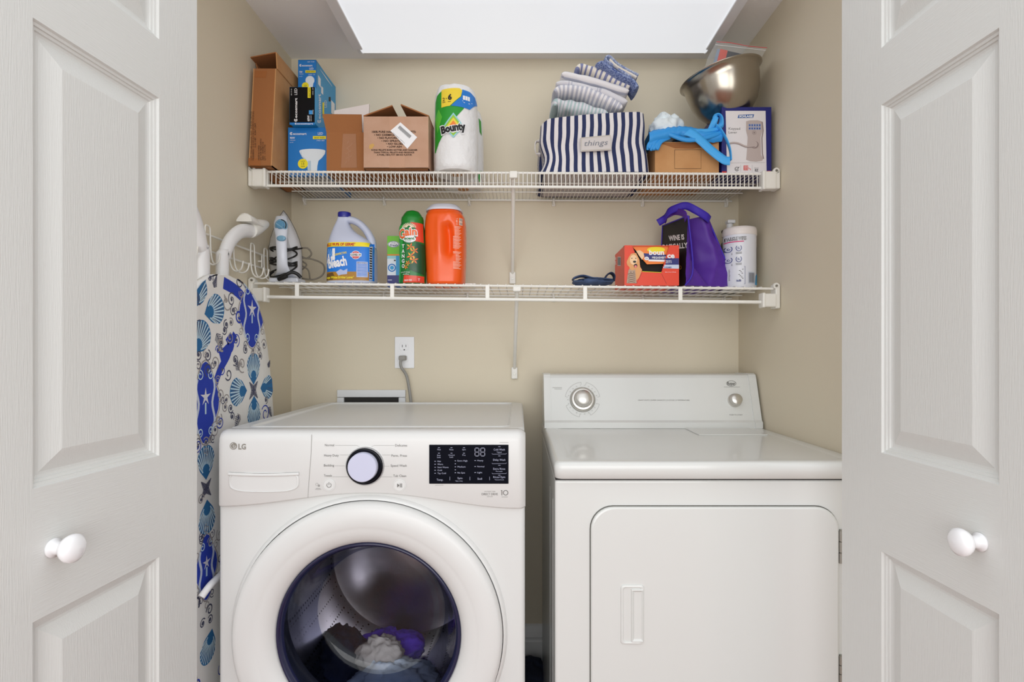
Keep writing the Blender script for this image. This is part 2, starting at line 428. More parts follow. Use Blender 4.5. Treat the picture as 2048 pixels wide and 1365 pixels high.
M_sbox = mat('white supply box plastic', (226, 228, 230), .35)
m = MB(); a, b = X(676, YB), X(812, YB); t = Z(780, YB); lo = t - .15
m.box(a, b, YB - .012, YB - .0005, t - .026, t, M_sbox, .002)
m.box(a, a + .024, YB - .012, YB - .0005, lo, t - .027, M_sbox, .002); m.box(b - .024, b, YB - .012, YB - .0005, lo, t - .027, M_sbox, .002)
m.box(a + .02, b - .02, YB - .003, YB - .0005, lo, t - .02, M_dark)
m.rect(693, 800, 795, 802, front_map(YB - .0125), M_dark)
solo(m, 'supply_box', 'white plastic washer supply box on the wall just behind the front loading washer', 'supply box')

# ---------------------------------------------------------------- washer
M_en = mat('white washer enamel', (218, 219, 217), .3); M_en2 = mat('white washer plastic', (220, 220, 218), .32)
M_gtxt = mat('grey print', (150, 148, 145), .5); M_gtxt2 = mat('dark grey print', (105, 103, 100), .5)
wx0, wx1 = X(435, 1.23), X(1050, 1.23); ZT = .972
T = thing('washing_machine', 'white front loading washer with round glass door and dark display', 'washing machine', ((wx0 + wx1) / 2, 1.55, 0))
xc, yc, zc = X(734, 1.212), 1.212, 1.15 - (1276 - 702) * 1.212 / F
m = MB(); yf, yk = 1.232, 1.90; t = .004
m.box(wx0, wx0 + t, yf + .012, yk, .03, ZT - .02, M_en); m.box(wx1 - t, wx1, yf + .012, yk, .03, ZT - .02, M_en); m.box(wx0, wx1, yk - t, yk, .03, ZT - .02, M_en)
# front plate with its round opening
N = 96; R = .262; hw = (wx1 - wx0) / 2; cxm = (wx0 + wx1) / 2
outer = []; inner = []
for k in range(N):
    a = 2 * PI * k / N; c_, s_ = math.cos(a), math.sin(a); inner.append(Vector((xc + R * c_, yf, zc + R * s_)))
    tx = (wx1 - .012 - xc if c_ > 0 else xc - wx0 - .012) / max(abs(c_), 1e-6); tz = (.86 - zc if s_ > 0 else zc - .03) / max(abs(s_), 1e-6); q = min(tx, tz)
    outer.append(Vector((xc + q * c_, yf, zc + q * s_)))
m.add(inner + outer, [(k, (k + 1) % N, N + (k + 1) % N, N + k) for k in range(N)], M_en, False)
for sd, xe in ((-1, wx0), (1, wx1)):
    m.add([Vector((xe - sd * .012 + sd * .012 * math.sin(q * PI / 12), yf + .012 - .012 * math.cos(q * PI / 12), z)) for z in (.03, .86) for q in range(7)], [(q, q + 1, 8 + q, 7 + q) for q in range(6)], M_en, True)
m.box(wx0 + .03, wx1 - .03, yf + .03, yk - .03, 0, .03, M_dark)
m.build('cabinet', T)
# lid with a sunken field
m = MB(); y0, y1 = 1.262, 1.905
def rr(x0, x1, y0, y1, z, r, n=6):
    o = []
    for cx_, cy_, a0 in ((x1 - r, y1 - r, 0), (x0 + r, y1 - r, 90), (x0 + r, y0 + r, 180), (x1 - r, y0 + r, 270)):
        for k in range(n + 1):
            a = math.radians(a0 + 90 * k / n); o.append(Vector((cx_ + r * math.cos(a), cy_ + r * math.sin(a), z)))
    return o
m.loft([rr(wx0 + .001, wx1 - .001, y0, y1, ZT - .03, .03), rr(wx0 + .001, wx1 - .001, y0, y1, ZT - .006, .03), rr(wx0 + .004, wx1 - .004, y0 , y1 - .003, ZT - .001, .03), rr(wx0 + .007, wx1 - .007, y0 + .002, y1 - .006, ZT, .028),
        rr(wx0 + .040, wx1 - .034, y0 + .022, y1 - .03, ZT, .02), rr(wx0 + .043, wx1 - .037, y0 + .025, y1 - .033, ZT + .0018, .02), rr(wx0 + .047, wx1 - .041, y0 + .029, y1 - .037, ZT - .003, .02)], M_en, smooth=False, cap0=False)
m.build('lid', T)
# control panel with an arched lower edge
YP = 1.222
def seam(x):
    px = VX + x * F / YP
    u = (px - 735) / (302 if px < 735 else 310)
    y = 987.5 + (1014.5 - 987.5) * (1 - math.cos(min(1, abs(u)) * PI)) / 2 if px < 735 else 987.5 + 31 * (1 - math.cos(min(1, abs(u)) * PI)) / 2
    return Z(y, YP)
m = MB(); rings = []; nx = 80
for i in range(nx + 1):
    x = wx0 - .001 + (wx1 - wx0 + .002) * i / nx; e = min(x - wx0 + .001, wx1 + .001 - x); rd = .016
    pull = (rd - math.sqrt(max(0, rd * rd - (rd - min(e, rd)) ** 2))) if e < rd else 0
    zs = seam(x); y = YP + pull; zt = ZT - pull * .6
    rings.append([Vector((x, 1.262, zt)), Vector((x, 1.248 + pull, zt)), Vector((x, 1.236 + pull, zt - .002)), Vector((x, 1.228 + pull, zt - .007)), Vector((x, 1.2235 + pull, zt - .014)), Vector((x, y, zt - .024)), Vector((x, y, zs + .003)), Vector((x, y + .002, zs)), Vector((x, 1.262, zs))])
m.loft(rings, M_en2, smooth=True, cap0=True, cap1=True)
f = front_map(YP)
def drawer_edge(): return [(623.5, 869.5), (622.5, 905), (619, 950), (616.5, 985), (616, 996)]
m.line(drawer_edge(), .9, f, mat('panel seam', (150, 148, 144), .6), h=.0004)
m.text('LG', 477, 899, 10.5, f, mat('silver grey logo', (142, 137, 128), .4), w=15, bold=.03)
Mlg = mat('silver grey logo', (142, 137, 128), .4)
m.ell(467, 892.5, 7.3, 7.3, f, Mlg, n=28); m.arc(467, 892.5, 5.2, 0, 1.5 * PI, .9, f, M_en2, h=.0012); m.line([(467, 889.5), (467, 895), (470, 895)], .9, f, M_en2, h=.0012); m.line([(468.5, 892.3), (472, 892.3)], .8, f, M_en2, h=.0012)
for s_, x, y, al in (('Normal', 650, 893, 'l'), ('Heavy Duty', 648.5, 913.5, 'l'), ('Bedding', 648, 933.5, 'l'), ('Towels', 648, 954, 'l'), ('Delicates', 814.5, 893.5, 'r'), ('Perm. Press', 814, 914, 'r'), ('Speed Wash', 813.5, 934, 'r'), ('Tub Clean', 812.5, 954.5, 'r')):
    m.text(s_, x, y, 4.6, f, M_gtxt2, w={'Normal': 18.5, 'Heavy Duty': 29, 'Bedding': 20.5, 'Towels': 16, 'Delicates': 24, 'Perm. Press': 31, 'Speed Wash': 32, 'Tub Clean': 26}[s_], al=al)
for pts in ([(670.5, 891.3), (714, 891.3), (719, 894)], [(680, 910.3), (698, 910.3)], [(670, 932.3), (690, 932.3)], [(665, 954.3), (697, 954.3)], [(789, 891.5), (748, 891.5), (743, 894.3)], [(781, 910.5), (764, 910.5)], [(779, 933), (768, 933)], [(785, 954.5), (760, 954.5)]):
    m.line(pts, .45, f, M_gtxt)
m.arc(634, 969.5, 2.5, 0, 2 * PI, .5, f, M_gtxt); m.rect(636, 970, 640, 974, f, M_gtxt); m.rect(632, 977, 641, 977.8, f, M_gtxt); m.rect(630.5, 979.2, 642.5, 980, f, M_gtxt)
m.text('INVERTER', 980, 984.5, 1.9, f, M_gtxt, w=22, al='c'); m.text('DIRECT DRIVE', 979.5, 991, 4.4, f, M_gtxt2, w=32, al='c'); m.text('MOTOR', 980, 994.8, 1.9, f, M_gtxt, w=11, al='c')
m.rect(1003, 981, 1004.4, 991.3, f, M_gtxt2); m.rect(1001.8, 981, 1003, 982.3, f, M_gtxt2); m.arc(1011.3, 986.1, 4.6, 0, 2 * PI, 1.3, f, M_gtxt2, n=28); m.rect(1003, 994, 1015.5, 994.8, f, M_gtxt)
m.rect(999, 885.4, 1017, 886.1, f, M_gtxt); m.rect(870, 970.8, 887, 971.4, f, M_gtxt)
pan = m.build('control_panel', T)
# detergent drawer grip: a shallow scoop with a lip over it
m = MB(); pts = []
gx0, gx1, gy0, gy1 = 457.5, 598.5, 946, 985
def scoop(q, hh):
    o = []
    for k in range(40):
        t = 2 * PI * k / 40; c_, s_ = math.cos(t), math.sin(t); n = 5 if s_ < 0 else 3.2
        u = math.copysign(abs(c_) ** (2 / n), c_); v = math.copysign(abs(s_) ** (2 / n), s_)
        px = (gx0 + gx1) / 2 + u * (gx1 - gx0) / 2 * q; py = (gy0 + gy1) / 2 + v * (gy1 - gy0) / 2 * q + (1 - q) * -4
        o.append(f(px, py, hh))
    return o
m.loft([scoop(1.0, .0004), scoop(.985, .0022), scoop(.955, .0026), scoop(.93, .001)], M_en2, cap0=False)
m.loft([[f(px, 949.5 + dy + 2.2 * math.sin(PI * (px - gx0) / (gx1 - gx0)), hh) for dy, hh in ((-5, .001), (-3, .0028), (0, .0036), (1.6, .0026), (1.6, .001))] for px in [gx0 + (gx1 - gx0) * k / 24 for k in range(25)]], M_en2, closed=True)
m.build('drawer_grip', T)
M_gloss = mat('glossy black plastic', (6, 7, 16), .08, spec=.2); M_sil = mat('silver rim', (190, 190, 192), .25, metal=.8)
c = f(730.5, 932.5)
m = MB(); m.lathe([(.0425, .001), (.0425, -.0035), (.0405, -.005)], M_sil, c, 'y', 48); m.lathe([(.0405, -.0045), (.0400, -.0075), (.036, -.008), (.033, -.006)], M_gloss, c, 'y', 48, cap1=True)
m.lathe([(.0325, -.004), (.0318, -.018), (.0308, -.0198), (.0305, -.020)], mat('pale lilac knob face', (200, 202, 224), .35), c + Vector((-.002, 0, 0)), 'y', 48)
m.build('selector_knob', T)
for px, py in ((658, 970.5), (799, 971.5)):
    m = MB(); cc = f(px, py); m.lathe([(.0143, -.0005), (.0143, -.0012), (.0130, -.0014), (.0125, -.0006), (.0115, -.0018), (.0005, -.002)], M_en2, cc, 'y', 36, smooth=False)
    g = front_map(YP - .0026)
    if px < 700: m.arc(px, py + .5, 4.4, -PI / 2 + .6, 1.5 * PI - .6, .9, g, M_gtxt2, n=22); m.line([(px, py - 5.5), (px, py)], .9, g, M_gtxt2)
    else: m.poly([(px - 4.5, py - 4), (px - 4.5, py + 4), (px, py)], g, M_gtxt2); m.rect(px + 1, py - 4, px + 2.3, py + 4, g, M_gtxt2); m.rect(px + 3.6, py - 4, px + 4.9, py + 4, g, M_gtxt2)
    m.build('button', T)
# display
M_disp = mat('black display glass', (4, 5, 18), .06, spec=.12); M_dt = mat('display print', (168, 172, 196), .5)
m = MB(); a = f(858.5, 968); b = f(1017, 890)
m.box(a.x, b.x, YP - .0016, YP + .004, a.z, b.z, M_disp, .0006); g = front_map(YP - .0018)
for s_, x, y, wv in (('Wash', 878, 901, 7), ('Rinse', 903, 901, 8), ('Spin', 928, 901, 7), ('Door', 878, 912.5, 7), ('Lock', 878, 916.5, 7), ('Control', 903, 912, 12), ('Lock', 903, 916, 7), ('Pre', 928, 912, 6)):
    m.text(s_, x, y, 2.7, g, M_dt, w=wv, al='c')
for x in (878, 903, 928):
    for y in (896, 907): m.rect(x - 2, y - .5, x + 2, y + .4, g, M_dt)
for i, s_ in enumerate(('Hot', 'Warm', 'Semi Warm', 'Cold', 'Tap Cold')):
    y = 924.5 + i * 6; m.text(s_, 875, y, 3, g, M_dt, w=(7, 11, 22, 9, 17)[i]); m.rect(869, y - 1.9, 871.6, y - .8, g, M_dt)
for i, s_ in enumerate(('Extra High', '', 'Medium', '', 'No Spin')):
    y = 923.5 + i * 6; m.rect(909.5, y - 1.9, 912, y - .8, g, M_dt)
    if s_: m.text(s_, 915, y, 3, g, M_dt, w=(20, 0, 16, 0, 15)[i])
for i, s_ in enumerate(('Heavy', 'Normal', 'Light')):
    y = 923 + i * 12; m.text(s_, 954.5, y, 3, g, M_dt, w=(12, 14, 10)[i]); m.rect(949, y - 1.9, 951.6, y - .8, g, M_dt)
for s_, x, y, hh, wv in (('Temp.', 880, 962, 4, 13), ('Spin', 920, 958.5, 3.6, 10), ('*Spin Only', 918, 963.5, 2, 15), ('Soil', 959.5, 960, 4, 9), ('Cold Wash', 998.5, 901.5, 3.8, 22.5), ('*Signal', 998, 906, 2.2, 10), ('Delay Wash', 998.5, 922, 3.8, 24.5), ('Extra Rinse', 998.5, 940, 3.8, 24), ('*Pre-wash', 998, 944.3, 2.2, 14), ('Rinse+Spin', 998.5, 956.5, 3.8, 24), ('*Control Lock', 998.5, 961, 2.2, 19)):
    m.text(s_, x, y, hh, g, M_dt, w=wv, al='c')
for y in (894, 912.5, 931.2, 951): m.rect(996.5, y - .4, 1001, y + .4, g, M_dt)
for y in (909, 928, 948): m.line([(984, y - 1.5), (985, y), (1012, y - .4), (1013, y - 2)], .5, g, M_dt)
for x in (899.5, 939.5, 979): m.rect(x, 954, x + .6, 961, g, M_dt)
M_seg = mat('display segments', (205, 208, 232), .5)
for x in (950, 961.5):
    for (a, b, c_, d) in ((1, 896.5, 7, 896.5), (1, 904.7, 7, 904.7), (1, 912.6, 7, 912.6), (0, 897.5, 0, 903.7), (8, 897.5, 8, 903.7), (0, 905.7, 0, 911.6), (8, 905.7, 8, 911.6)):
        m.line([(x + a, b), (x + c_, d)], .8, g, M_seg)
m.build('display', T)
# door: ring, glass bowl
C3 = Vector((xc, 0, zc))
m = MB(); m.lathe([(.309, 1.2315), (.306, 1.226), (.303, 1.2225), (.3005, 1.2225)], M_en2, C3, 'y', 96, cap0=False, cap1=False)
m.lathe([(.3005, 1.2225), (.2995, 1.230)], M_dark, C3, 'y', 96, cap0=False, cap1=False)
m.build('door_surround', T)
m = MB(); m.lathe([(.2985, 1.231), (.2985, 1.214), (.296, 1.207), (.291, 1.2025), (.283, 1.200), (.268, 1.1985), (.250, 1.1985), (.2465, 1.200), (.240, 1.201), (.230, 1.2035), (.218, 1.209), (.2095, 1.217), (.2065, 1.222), (.205, 1.232)], M_en2, C3, 'y', 96, cap0=False, cap1=False)
ring = m.build('door_ring', T)
def tint(name, col, mixf):
    mm = bpy.data.materials.new(name); mm.use_nodes = True; nt = mm.node_tree; nt.nodes.clear()
    o = nt.nodes.new('ShaderNodeOutputMaterial'); tr = nt.nodes.new('ShaderNodeBsdfTransparent'); gl = nt.nodes.new('ShaderNodeBsdfGlossy'); fr = nt.nodes.new('ShaderNodeFresnel'); mx = nt.nodes.new('ShaderNodeMixShader')
    tr.inputs[0].default_value = col; gl.inputs['Roughness'].default_value = .03; fr.inputs[0].default_value = mixf
    nt.links.new(fr.outputs[0], mx.inputs[0]); nt.links.new(tr.outputs[0], mx.inputs[1]); nt.links.new(gl.outputs[0], mx.inputs[2]); nt.links.new(mx.outputs[0], o.inputs[0]); return mm
M_gl = tint('clear door glass', (.90, .93, 1, 1), 1.45); M_gd = tint('smoked door glass', (.52, .57, .76, 1), 1.6)
m = MB(); m.lathe([(.206, 1.224), (.203, 1.219), (.199, 1.221), (.193, 1.235)], mat('navy glass rim', (34, 36, 66), .12), C3, 'y', 96, cap0=False, cap1=False)
m.lathe([(.200, 1.222), (.190, 1.245), (.178, 1.280), (.166, 1.315), (.155, 1.338)], M_gd, C3, 'y', 96, cap0=False, cap1=False)
m.lathe([(.155, 1.338), (.148, 1.346), (.12, 1.349), (.06, 1.352), (.002, 1.353)], M_gl, C3, 'y', 96, cap0=False)
m.build('glass_bowl', T)
m = MB(); m.lathe([(.262, 1.233), (.240, 1.25), (.215, 1.27), (.212, 1.30), (.225, 1.31), (.225, 1.33)], mat('grey rubber gasket', (70, 72, 82), .5), C3, 'y', 64, cap0=False, cap1=False); m.build('gasket', T)
def drum_mat():
    mm = bpy.data.materials.new('perforated steel'); mm.use_nodes = True; nt = mm.node_tree; b = nt.nodes['Principled BSDF']
    b.inputs['Metallic'].default_value = 1; b.inputs['Roughness'].default_value = .22
    uv = nt.nodes.new('ShaderNodeTexCoord'); v = nt.nodes.new('ShaderNodeTexVoronoi'); v.inputs['Scale'].default_value = 70; v.inputs['Randomness'].default_value = .05
    nt.links.new(uv.outputs['Object'], v.inputs['Vector'])
    r = nt.nodes.new('ShaderNodeValToRGB'); r.color_ramp.elements[0].position = .18; r.color_ramp.elements[1].position = .24
    r.color_ramp.elements[0].color = (.01, .01, .012, 1); r.color_ramp.elements[1].color = (.62, .62, .68, 1)
    nt.links.new(v.outputs['Distance'], r.inputs[0]); nt.links.new(r.outputs[0], b.inputs['Base Color']); return mm
M_drum = drum_mat(); M_ds = mat('smooth drum steel', (190, 180, 176), .28, metal=1, bump=.3, bscale=25)
m = MB(); m.lathe([(.226, 1.32), (.243, 1.34), (.245, 1.66), (.235, 1.69)], M_drum, C3, 'y', 72, cap0=False, cap1=False)
m.lathe([(.235, 1.69), (.20, 1.70), (.12, 1.685), (.05, 1.68), (.002, 1.68)], M_ds, C3, 'y', 72, cap0=False)
for a in (20, 140, 260):
    A = math.radians(a); rings = []
    for i in range(13):
        y = 1.36 + .31 * i / 12; hgt = .055 * min(1, 4 * min(i / 12, 1 - i / 12) + .2); ring_ = []
        for t_, rr_ in ((-.16, .247), (-.09, .245 - hgt * .5), (-.03, .245 - hgt), (.03, .245 - hgt), (.09, .245 - hgt * .5), (.16, .247)):
            ring_.append(Vector((xc + rr_ * math.cos(A + t_), y, zc + rr_ * math.sin(A + t_))))
        rings.append(ring_)
    m.loft(rings, mat('drum paddle', (86, 86, 94), .3, metal=.7), True)
m.build('drum', T)
# washing inside
M_pur = mat('purple jersey', (96, 58, 204), .8, bump=.5, bscale=90); M_gry = mat('grey beige knit', (206, 196, 186), .9, bump=.6, bscale=120)
M_lb = mat('pale blue cotton', (206, 220, 238), .85, bump=.5, bscale=90, rgb2=(236, 240, 244), nscale=8); M_dk = mat('dark navy cloth', (22, 27, 44), .85, bump=.6, bscale=60, rgb2=(34, 46, 74), nscale=9)
for nm, lab, c, r, M_, sd in (('purple_garment', 'purple crumpled garment behind the washer glass', (X(780, 1.56), 1.56, Z(1300, 1.56)), (.095, .06, .055), M_pur, 3), ('grey_garment', 'grey beige twisted garment behind the washer glass, in front of the purple one', (X(762, 1.47), 1.47, Z(1312, 1.47)), (.062, .05, .045), M_gry, 5),
                           ('pale_blue_garment', 'pale blue striped garment at the bottom of the washer drum', (X(790, 1.44), 1.43, Z(1372, 1.44)), (.125, .07, .07), M_lb, 8), ('dark_garment', 'dark navy garment low at the left side of the washer drum', (X(665, 1.47), 1.50, Z(1345, 1.47)), (.085, .12, .085), M_dk, 11)):
    m = MB(); m.blob(c, r, M_, .34, 22, 64, sd, .65); solo(m, nm, lab, 'garment')

# ---------------------------------------------------------------- dryer
M_dr = mat('white dryer enamel', (217, 218, 215), .24, coat=.2)
dx0, dx1, yd = .0803, XR - .004, 1.224
T = thing('dryer', 'white dryer with dial console and square front door, right of the washer', 'dryer', ((dx0 + dx1) / 2, 1.55, 0))
m = MB(); m.box(dx0, dx1, yd, 1.90, .02, .862, M_dr, .006, 3)
for yy in (1.30, 1.42): m.box(dx0 - .0005, dx0 + .001, yy, yy + .004, .10, .80, M_dr, .0005)
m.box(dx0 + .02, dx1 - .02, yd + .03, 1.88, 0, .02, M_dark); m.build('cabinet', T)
m = MB(); m.box(dx0 + .001, dx1 - .001, yd + .002, 1.899, .8615, .8665, M_dark); 
L = [(z, q) for z, q in ((.8665, .004), (.8685, .001), (.893, 0), (.9005, .002), (.904, .006), (.905, .011))]
m.loft([rr(dx0 + q - .002, dx1 - q + .002, yd - .013 + q, 1.92 - q, z, .016, 5) for z, q in L] + [rr(dx0 + .03, dx1 - .03, yd + .02, 1.74, .905, .02, 5), rr(dx0 + .038, dx1 - .038, yd + .028, 1.735, .9035, .02, 5)], M_dr, smooth=True, cap0=True)
m.box(X(1385, 1.66), dx1 - .05, 1.60, 1.73, .9035, .9065, M_dr, .0012)
m.build('top_panel', T)
m = MB(); yb0, yt0, zb0, zt0 = 1.742, 1.795, .905, Z(751, 1.80)
def cons(x): return [Vector((x, yb0 - .004, zb0)), Vector((x, yb0 - .004, zb0 + .018)), Vector((x, yb0 + .004, zb0 + .024)), Vector((x, yt0 - .006, zt0 - .008)), Vector((x, yt0, zt0)), Vector((x, yt0 + .012, zt0 + .004)), Vector((x, 1.90, zt0 + .002)), Vector((x, 1.90, zb0))]
m.loft([cons(dx0 + .002), cons(dx1 - .006)], M_dr, smooth=False)
for xa, xb in ((dx0, dx0 + .022), (dx1 - .028, dx1 - .004)):
    m.loft([[p + Vector((0, -.003 if k < 6 else 0, .0025 if 3 < k < 7 else 0)) for k, p in enumerate(cons(x))] for x in (xa, xb)], M_dr, smooth=False)
pa, pb = Vector((0, yb0 + .004, zb0 + .024)), Vector((0, yt0 - .006, zt0 - .008)); ud = (pb - pa).normalized(); nd = Vector((0, -ud.z, ud.y))
def cmap(a, b, h=0):
    # photograph px on the leaning console face
    z = Z(b, 1.77); d = 1.77
    for _ in range(4):
        d = pa.y + (z - pa.z) * ud.y / ud.z; z = Z(b, d)
    return Vector((X(a, d), d, z)) + nd * h
m.text('HEAVY DUTY | SUPER CAPACITY | 5 CYCLE | 5 TEMPERATURE', 1327.5, 802.2, 2.2, cmap, M_gtxt2, w=103, al='c'); m.text('PUSH TO START', 1472, 831.5, 2.2, cmap, M_gtxt2, w=26, al='c')
m.arc(1462.5, 767.5, 9.5, 0, 2 * PI, .8, cmap, M_gtxt2, n=30, ry=5.2); m.text('Roper', 1462.5, 770.5, 6, cmap, M_gtxt2, w=16, al='c', bold=.03); m.rect(1447.5, 774.3, 1480, 775, cmap, M_gtxt)
m.rect(1105, 775.5, 1124, 776.3, cmap, M_gtxt); m.rect(1109, 778.3, 1124, 779, cmap, M_gtxt)
for a0, a1 in ((190, 265), (282, 350), (15, 62), (100, 160)):
    a0, a1 = math.radians(a0), math.radians(a1); m.arc(1165, 800, 35, a0, a1, .5, cmap, M_gtxt, n=14)
    for a in (a0, a1): m.line([(1165 + 30 * math.cos(a), 800 + 30 * math.sin(a)), (1165 + 35 * math.cos(a), 800 + 35 * math.sin(a))], .5, cmap, M_gtxt)
for k in range(22):
    a = 2 * PI * k / 22; m.text(str((k * 10) % 80 or 5), 1165 + 29 * math.cos(a), 801 + 29 * math.sin(a), 2, cmap, M_gtxt, al='c')
m.build('console', T)
M_alu = mat('brushed aluminium', (214, 211, 205), .28, metal=.85)
R3 = Matrix(((1, 0, 0), (0, ud.y, -nd.y), (0, ud.z, -nd.z)))
def cknob(px, py, prof, m_, name):
    m = MB(); cc = cmap(px, py); ex = Vector((1, 0, 0)); M = Matrix((ex, -ud, nd)).transposed()
    m.lathe(prof, m_, cc, 'z', 44, M=M); return m
m = cknob(1165, 800, [(.041, 0), (.041, .003), (.039, .006), (.0375, .0062), (.0372, .004)], mat('grey dial skirt', (176, 174, 168), .3, metal=.4), ''); cc = cmap(1165, 800); M = Matrix((Vector((1, 0, 0)), -ud, nd)).transposed()
m.lathe([(.0372, .004), (.0365, .011), (.0335, .013), (.030, .012), (.027, .014), (.024, .036), (.0225, .038), (.0005, .0378)], M_alu, cc, 'z', 44, M=M); m.build('timer_dial', T)
m = cknob(1468.5, 802, [(.0215, 0), (.0215, .008), (.020, .011), (.0185, .012), (.0175, .024), (.0160, .026), (.0005, .0258)], M_alu, ''); m.build('start_knob', T)
# door
M_gap = mat('dark grey door gap', (92, 90, 84), .6)
def rrz(x0, x1, z0, z1, y, r, n=8):
    return [Vector((p.x, y, p.y)) for p in rr(x0, x1, z0, z1, 0, r, n)]
ax0, ax1, az1, az0 = X(1182, 1.216), X(1678, 1.216), Z(1015, 1.216), .20
m = MB(); m.loft([rrz(ax0 - .002, ax1 + .002, az0 - .002, az1 + .002, yd - .0004, .052), rrz(ax0 - .002, ax1 + .002, az0 - .002, az1 + .002, yd - .0012, .052)], M_gap, smooth=False); m.build('door_seam_shade', T)  # dark plate: shade of the door seam put into its colour
m = MB(); m.loft([rrz(ax0 + q, ax1 - q, az0 + q, az1 - q, yd - h, .05) for q, h in ((0, .0012), (0, .006), (.0012, .0085), (.004, .0098))], M_dr, smooth=False)
dd = m.build('door', T)
m = MB(); yy = yd - .0098; hx0, hx1, hz0, hz1 = X(1241, yy), X(1288, yy), Z(1289, yy), Z(1170, yy)
m.loft([rrz(hx0 + q, hx1 - q, hz0 + q, hz1 - q, yy - h, .006, 4) for q, h in ((0, 0), (.001, .0028), (.0035, .0036), (.0055, .0030), (.0065, .0012))], M_dr, smooth=False, cap0=False)
m.loft([[Vector((a, yy - h, b)) for a, b in ((X(1262 + q, yy) , Z(1284 - q, yy)), (X(1286 - q * .5, yy), Z(1284 - q, yy)), (X(1286 - q * .5, yy), Z(1178 + q, yy)), (X(1262 + q, yy), Z(1178 + q, yy)))] for q, h in ((0, .0012), (.6, .0044), (2, .005), (6, .0016))], M_dr, smooth=False, cap0=False)
m.build('door_grip', dd)
M_hin = mat('hinge steel', (170, 168, 160), .35, metal=.7)
for a, b in ((1063, 1130), (1316, 1370)):
    m = MB(); xx = ax1 + .0045; zt, zb = Z(a, 1.21), Z(b, 1.21); n = 3
    for k in range(n): m.lathe([(.0035, 0), (.0035, (zt - zb) / n - .002)], M_hin, (xx, yd - .006, zb + k * (zt - zb) / n), 'z', 12)
    m.box(xx, xx + .009, yd - .004, yd - .001, zb, zt, M_hin); m.build('hinge', T)

# ---------------------------------------------------------------- ironing board standing against the left wall
M_cov = mat('white board cover cotton', (228, 227, 224), .85, bump=.5, bscale=25)
M_nav = mat('navy print', (30, 58, 172), .85); M_shb = mat('shell blue', (34, 104, 158), .85); M_shl = mat('shell light', (190, 216, 230), .85); M_ink = mat('ink grey', (74, 76, 100), .85); M_beg = mat('taupe print', (158, 152, 150), .85)
xb = -.722
def bmap(a, b, h=0):
    d = xb * F / (a - VX); bow = 0; 
    return Vector((xb + h, d, Z(b, d)))
T = thing('ironing_board', 'ironing board with blue and white seashell cover, standing on end left of the washer', 'ironing board', (xb - .02, 1.40, .03))
zt = [(1.3360, 0.0), ]
HWT = [(0, .0), (.003, .045), (.008, .068), (.013, .083), (.03, .118), (.06, .153), (.113, .187), (.18, .207), (.272, .223), (.376, .231), (.46, .235)]
def halfw(z): return interp(HWT, 1.337 - z)[0] if z < 1.337 else 0   # rounded nose, straight sides
cy_ = 1.402
zs = [1.337 - .46 * (k / 26) ** 2.2 for k in range(27)] + [.80, .65, .45, .25, .06]
m = MB(); rings = []
for z in zs:
    hwv = max(halfw(z), .02); c = cy_ - .035 * max(0, 1 - (1.337 - z) / .46)
    rings.append([Vector((xb - .018, c - hwv, z)), Vector((xb - .006, c - hwv - .003, z)), Vector((xb, c - hwv + .008, z))] + [Vector((xb, c - hwv + .008 + (2 * hwv - .016) * k / 8, z)) for k in range(1, 8)] + [Vector((xb, c + hwv - .008, z)), Vector((xb - .006, c + hwv + .003, z)), Vector((xb - .018, c + hwv, z))])
m.loft(rings, M_cov, smooth=True)
def inside(p):
    c = cy_ - .035 * max(0, 1 - (1.337 - p.z) / .46); return abs(p.y - c) < halfw(p.z) - .004 and p.z < 1.334
# motifs in board space (y, z); each laid a hair above the cloth
def B(px, py): p = bmap(px, py); return p.y, p.z
bm_ = lambda a, b, h=0: Vector((xb + .00015 + h * .22, a, b))
def clip_poly(pts): 
    o = []
    for a, b in pts:
        c = cy_ - .035 * max(0, 1 - (1.337 - b) / .46); b = min(b, 1.333); hw_ = halfw(b) - .003; o.append((max(c - hw_, min(c + hw_, a)), b))
    return o
def shell(y, z, r, ang):
    n = 13; ca, sa = math.cos(ang), math.sin(ang); loc = lambda u, v: (y + u * ca - v * sa, z + u * sa + v * ca)
    def rim(t): return (r * (.12 + .88 * math.cos(t)) if abs(t) < 2.2 else r * (.12 + .88 * math.cos(t)), r * .86 * math.sin(t) * (1 if abs(t) < 1.6 else .9))
    rimp = [loc(*rim(-2.35 + 4.7 * k / 26)) for k in range(27)]; base = loc(-r * 1.02, 0)
    m.poly(clip_poly([base] + rimp), bm_, M_shb, .0008)
    for k in range(n):
        t = -1.95 + 3.9 * (k + .5) / n; e = rim(t); s0 = .42
        a_ = loc(-r * .9 + (e[0] + r * .9) * s0, e[1] * s0); b_ = loc(-r * .9 + (e[0] + r * .9) * .97, e[1] * .97)
        if inside(Vector((xb, b_[0], b_[1]))): m.line([a_, b_], r * .085, bm_, M_shl, .0012)
    for k in range(n - 1):
        t = -1.95 + 3.9 * (k + 1) / n; e = rim(t); a_ = loc(-r * .9 + (e[0] + r * .9) * .5, e[1] * .5); b_ = loc(-r * .9 + (e[0] + r * .9) * .93, e[1] * .93)
        if inside(Vector((xb, b_[0], b_[1]))): m.line([a_, b_], r * .03, bm_, M_ink, .0014)
def swirl(y, z, r, a0, turns=1.5, mt=None, sgn=1, wd=.0028):
    if not inside(Vector((xb, y, z))): return
    pts = [(y + r * (1 - .75 * k / 22) * math.cos(a0 + sgn * turns * 2 * PI * k / 22), z + r * (1 - .75 * k / 22) * math.sin(a0 + sgn * turns * 2 * PI * k / 22)) for k in range(23)]
    m.line(clip_poly(pts), wd, bm_, mt or M_ink, .0016)
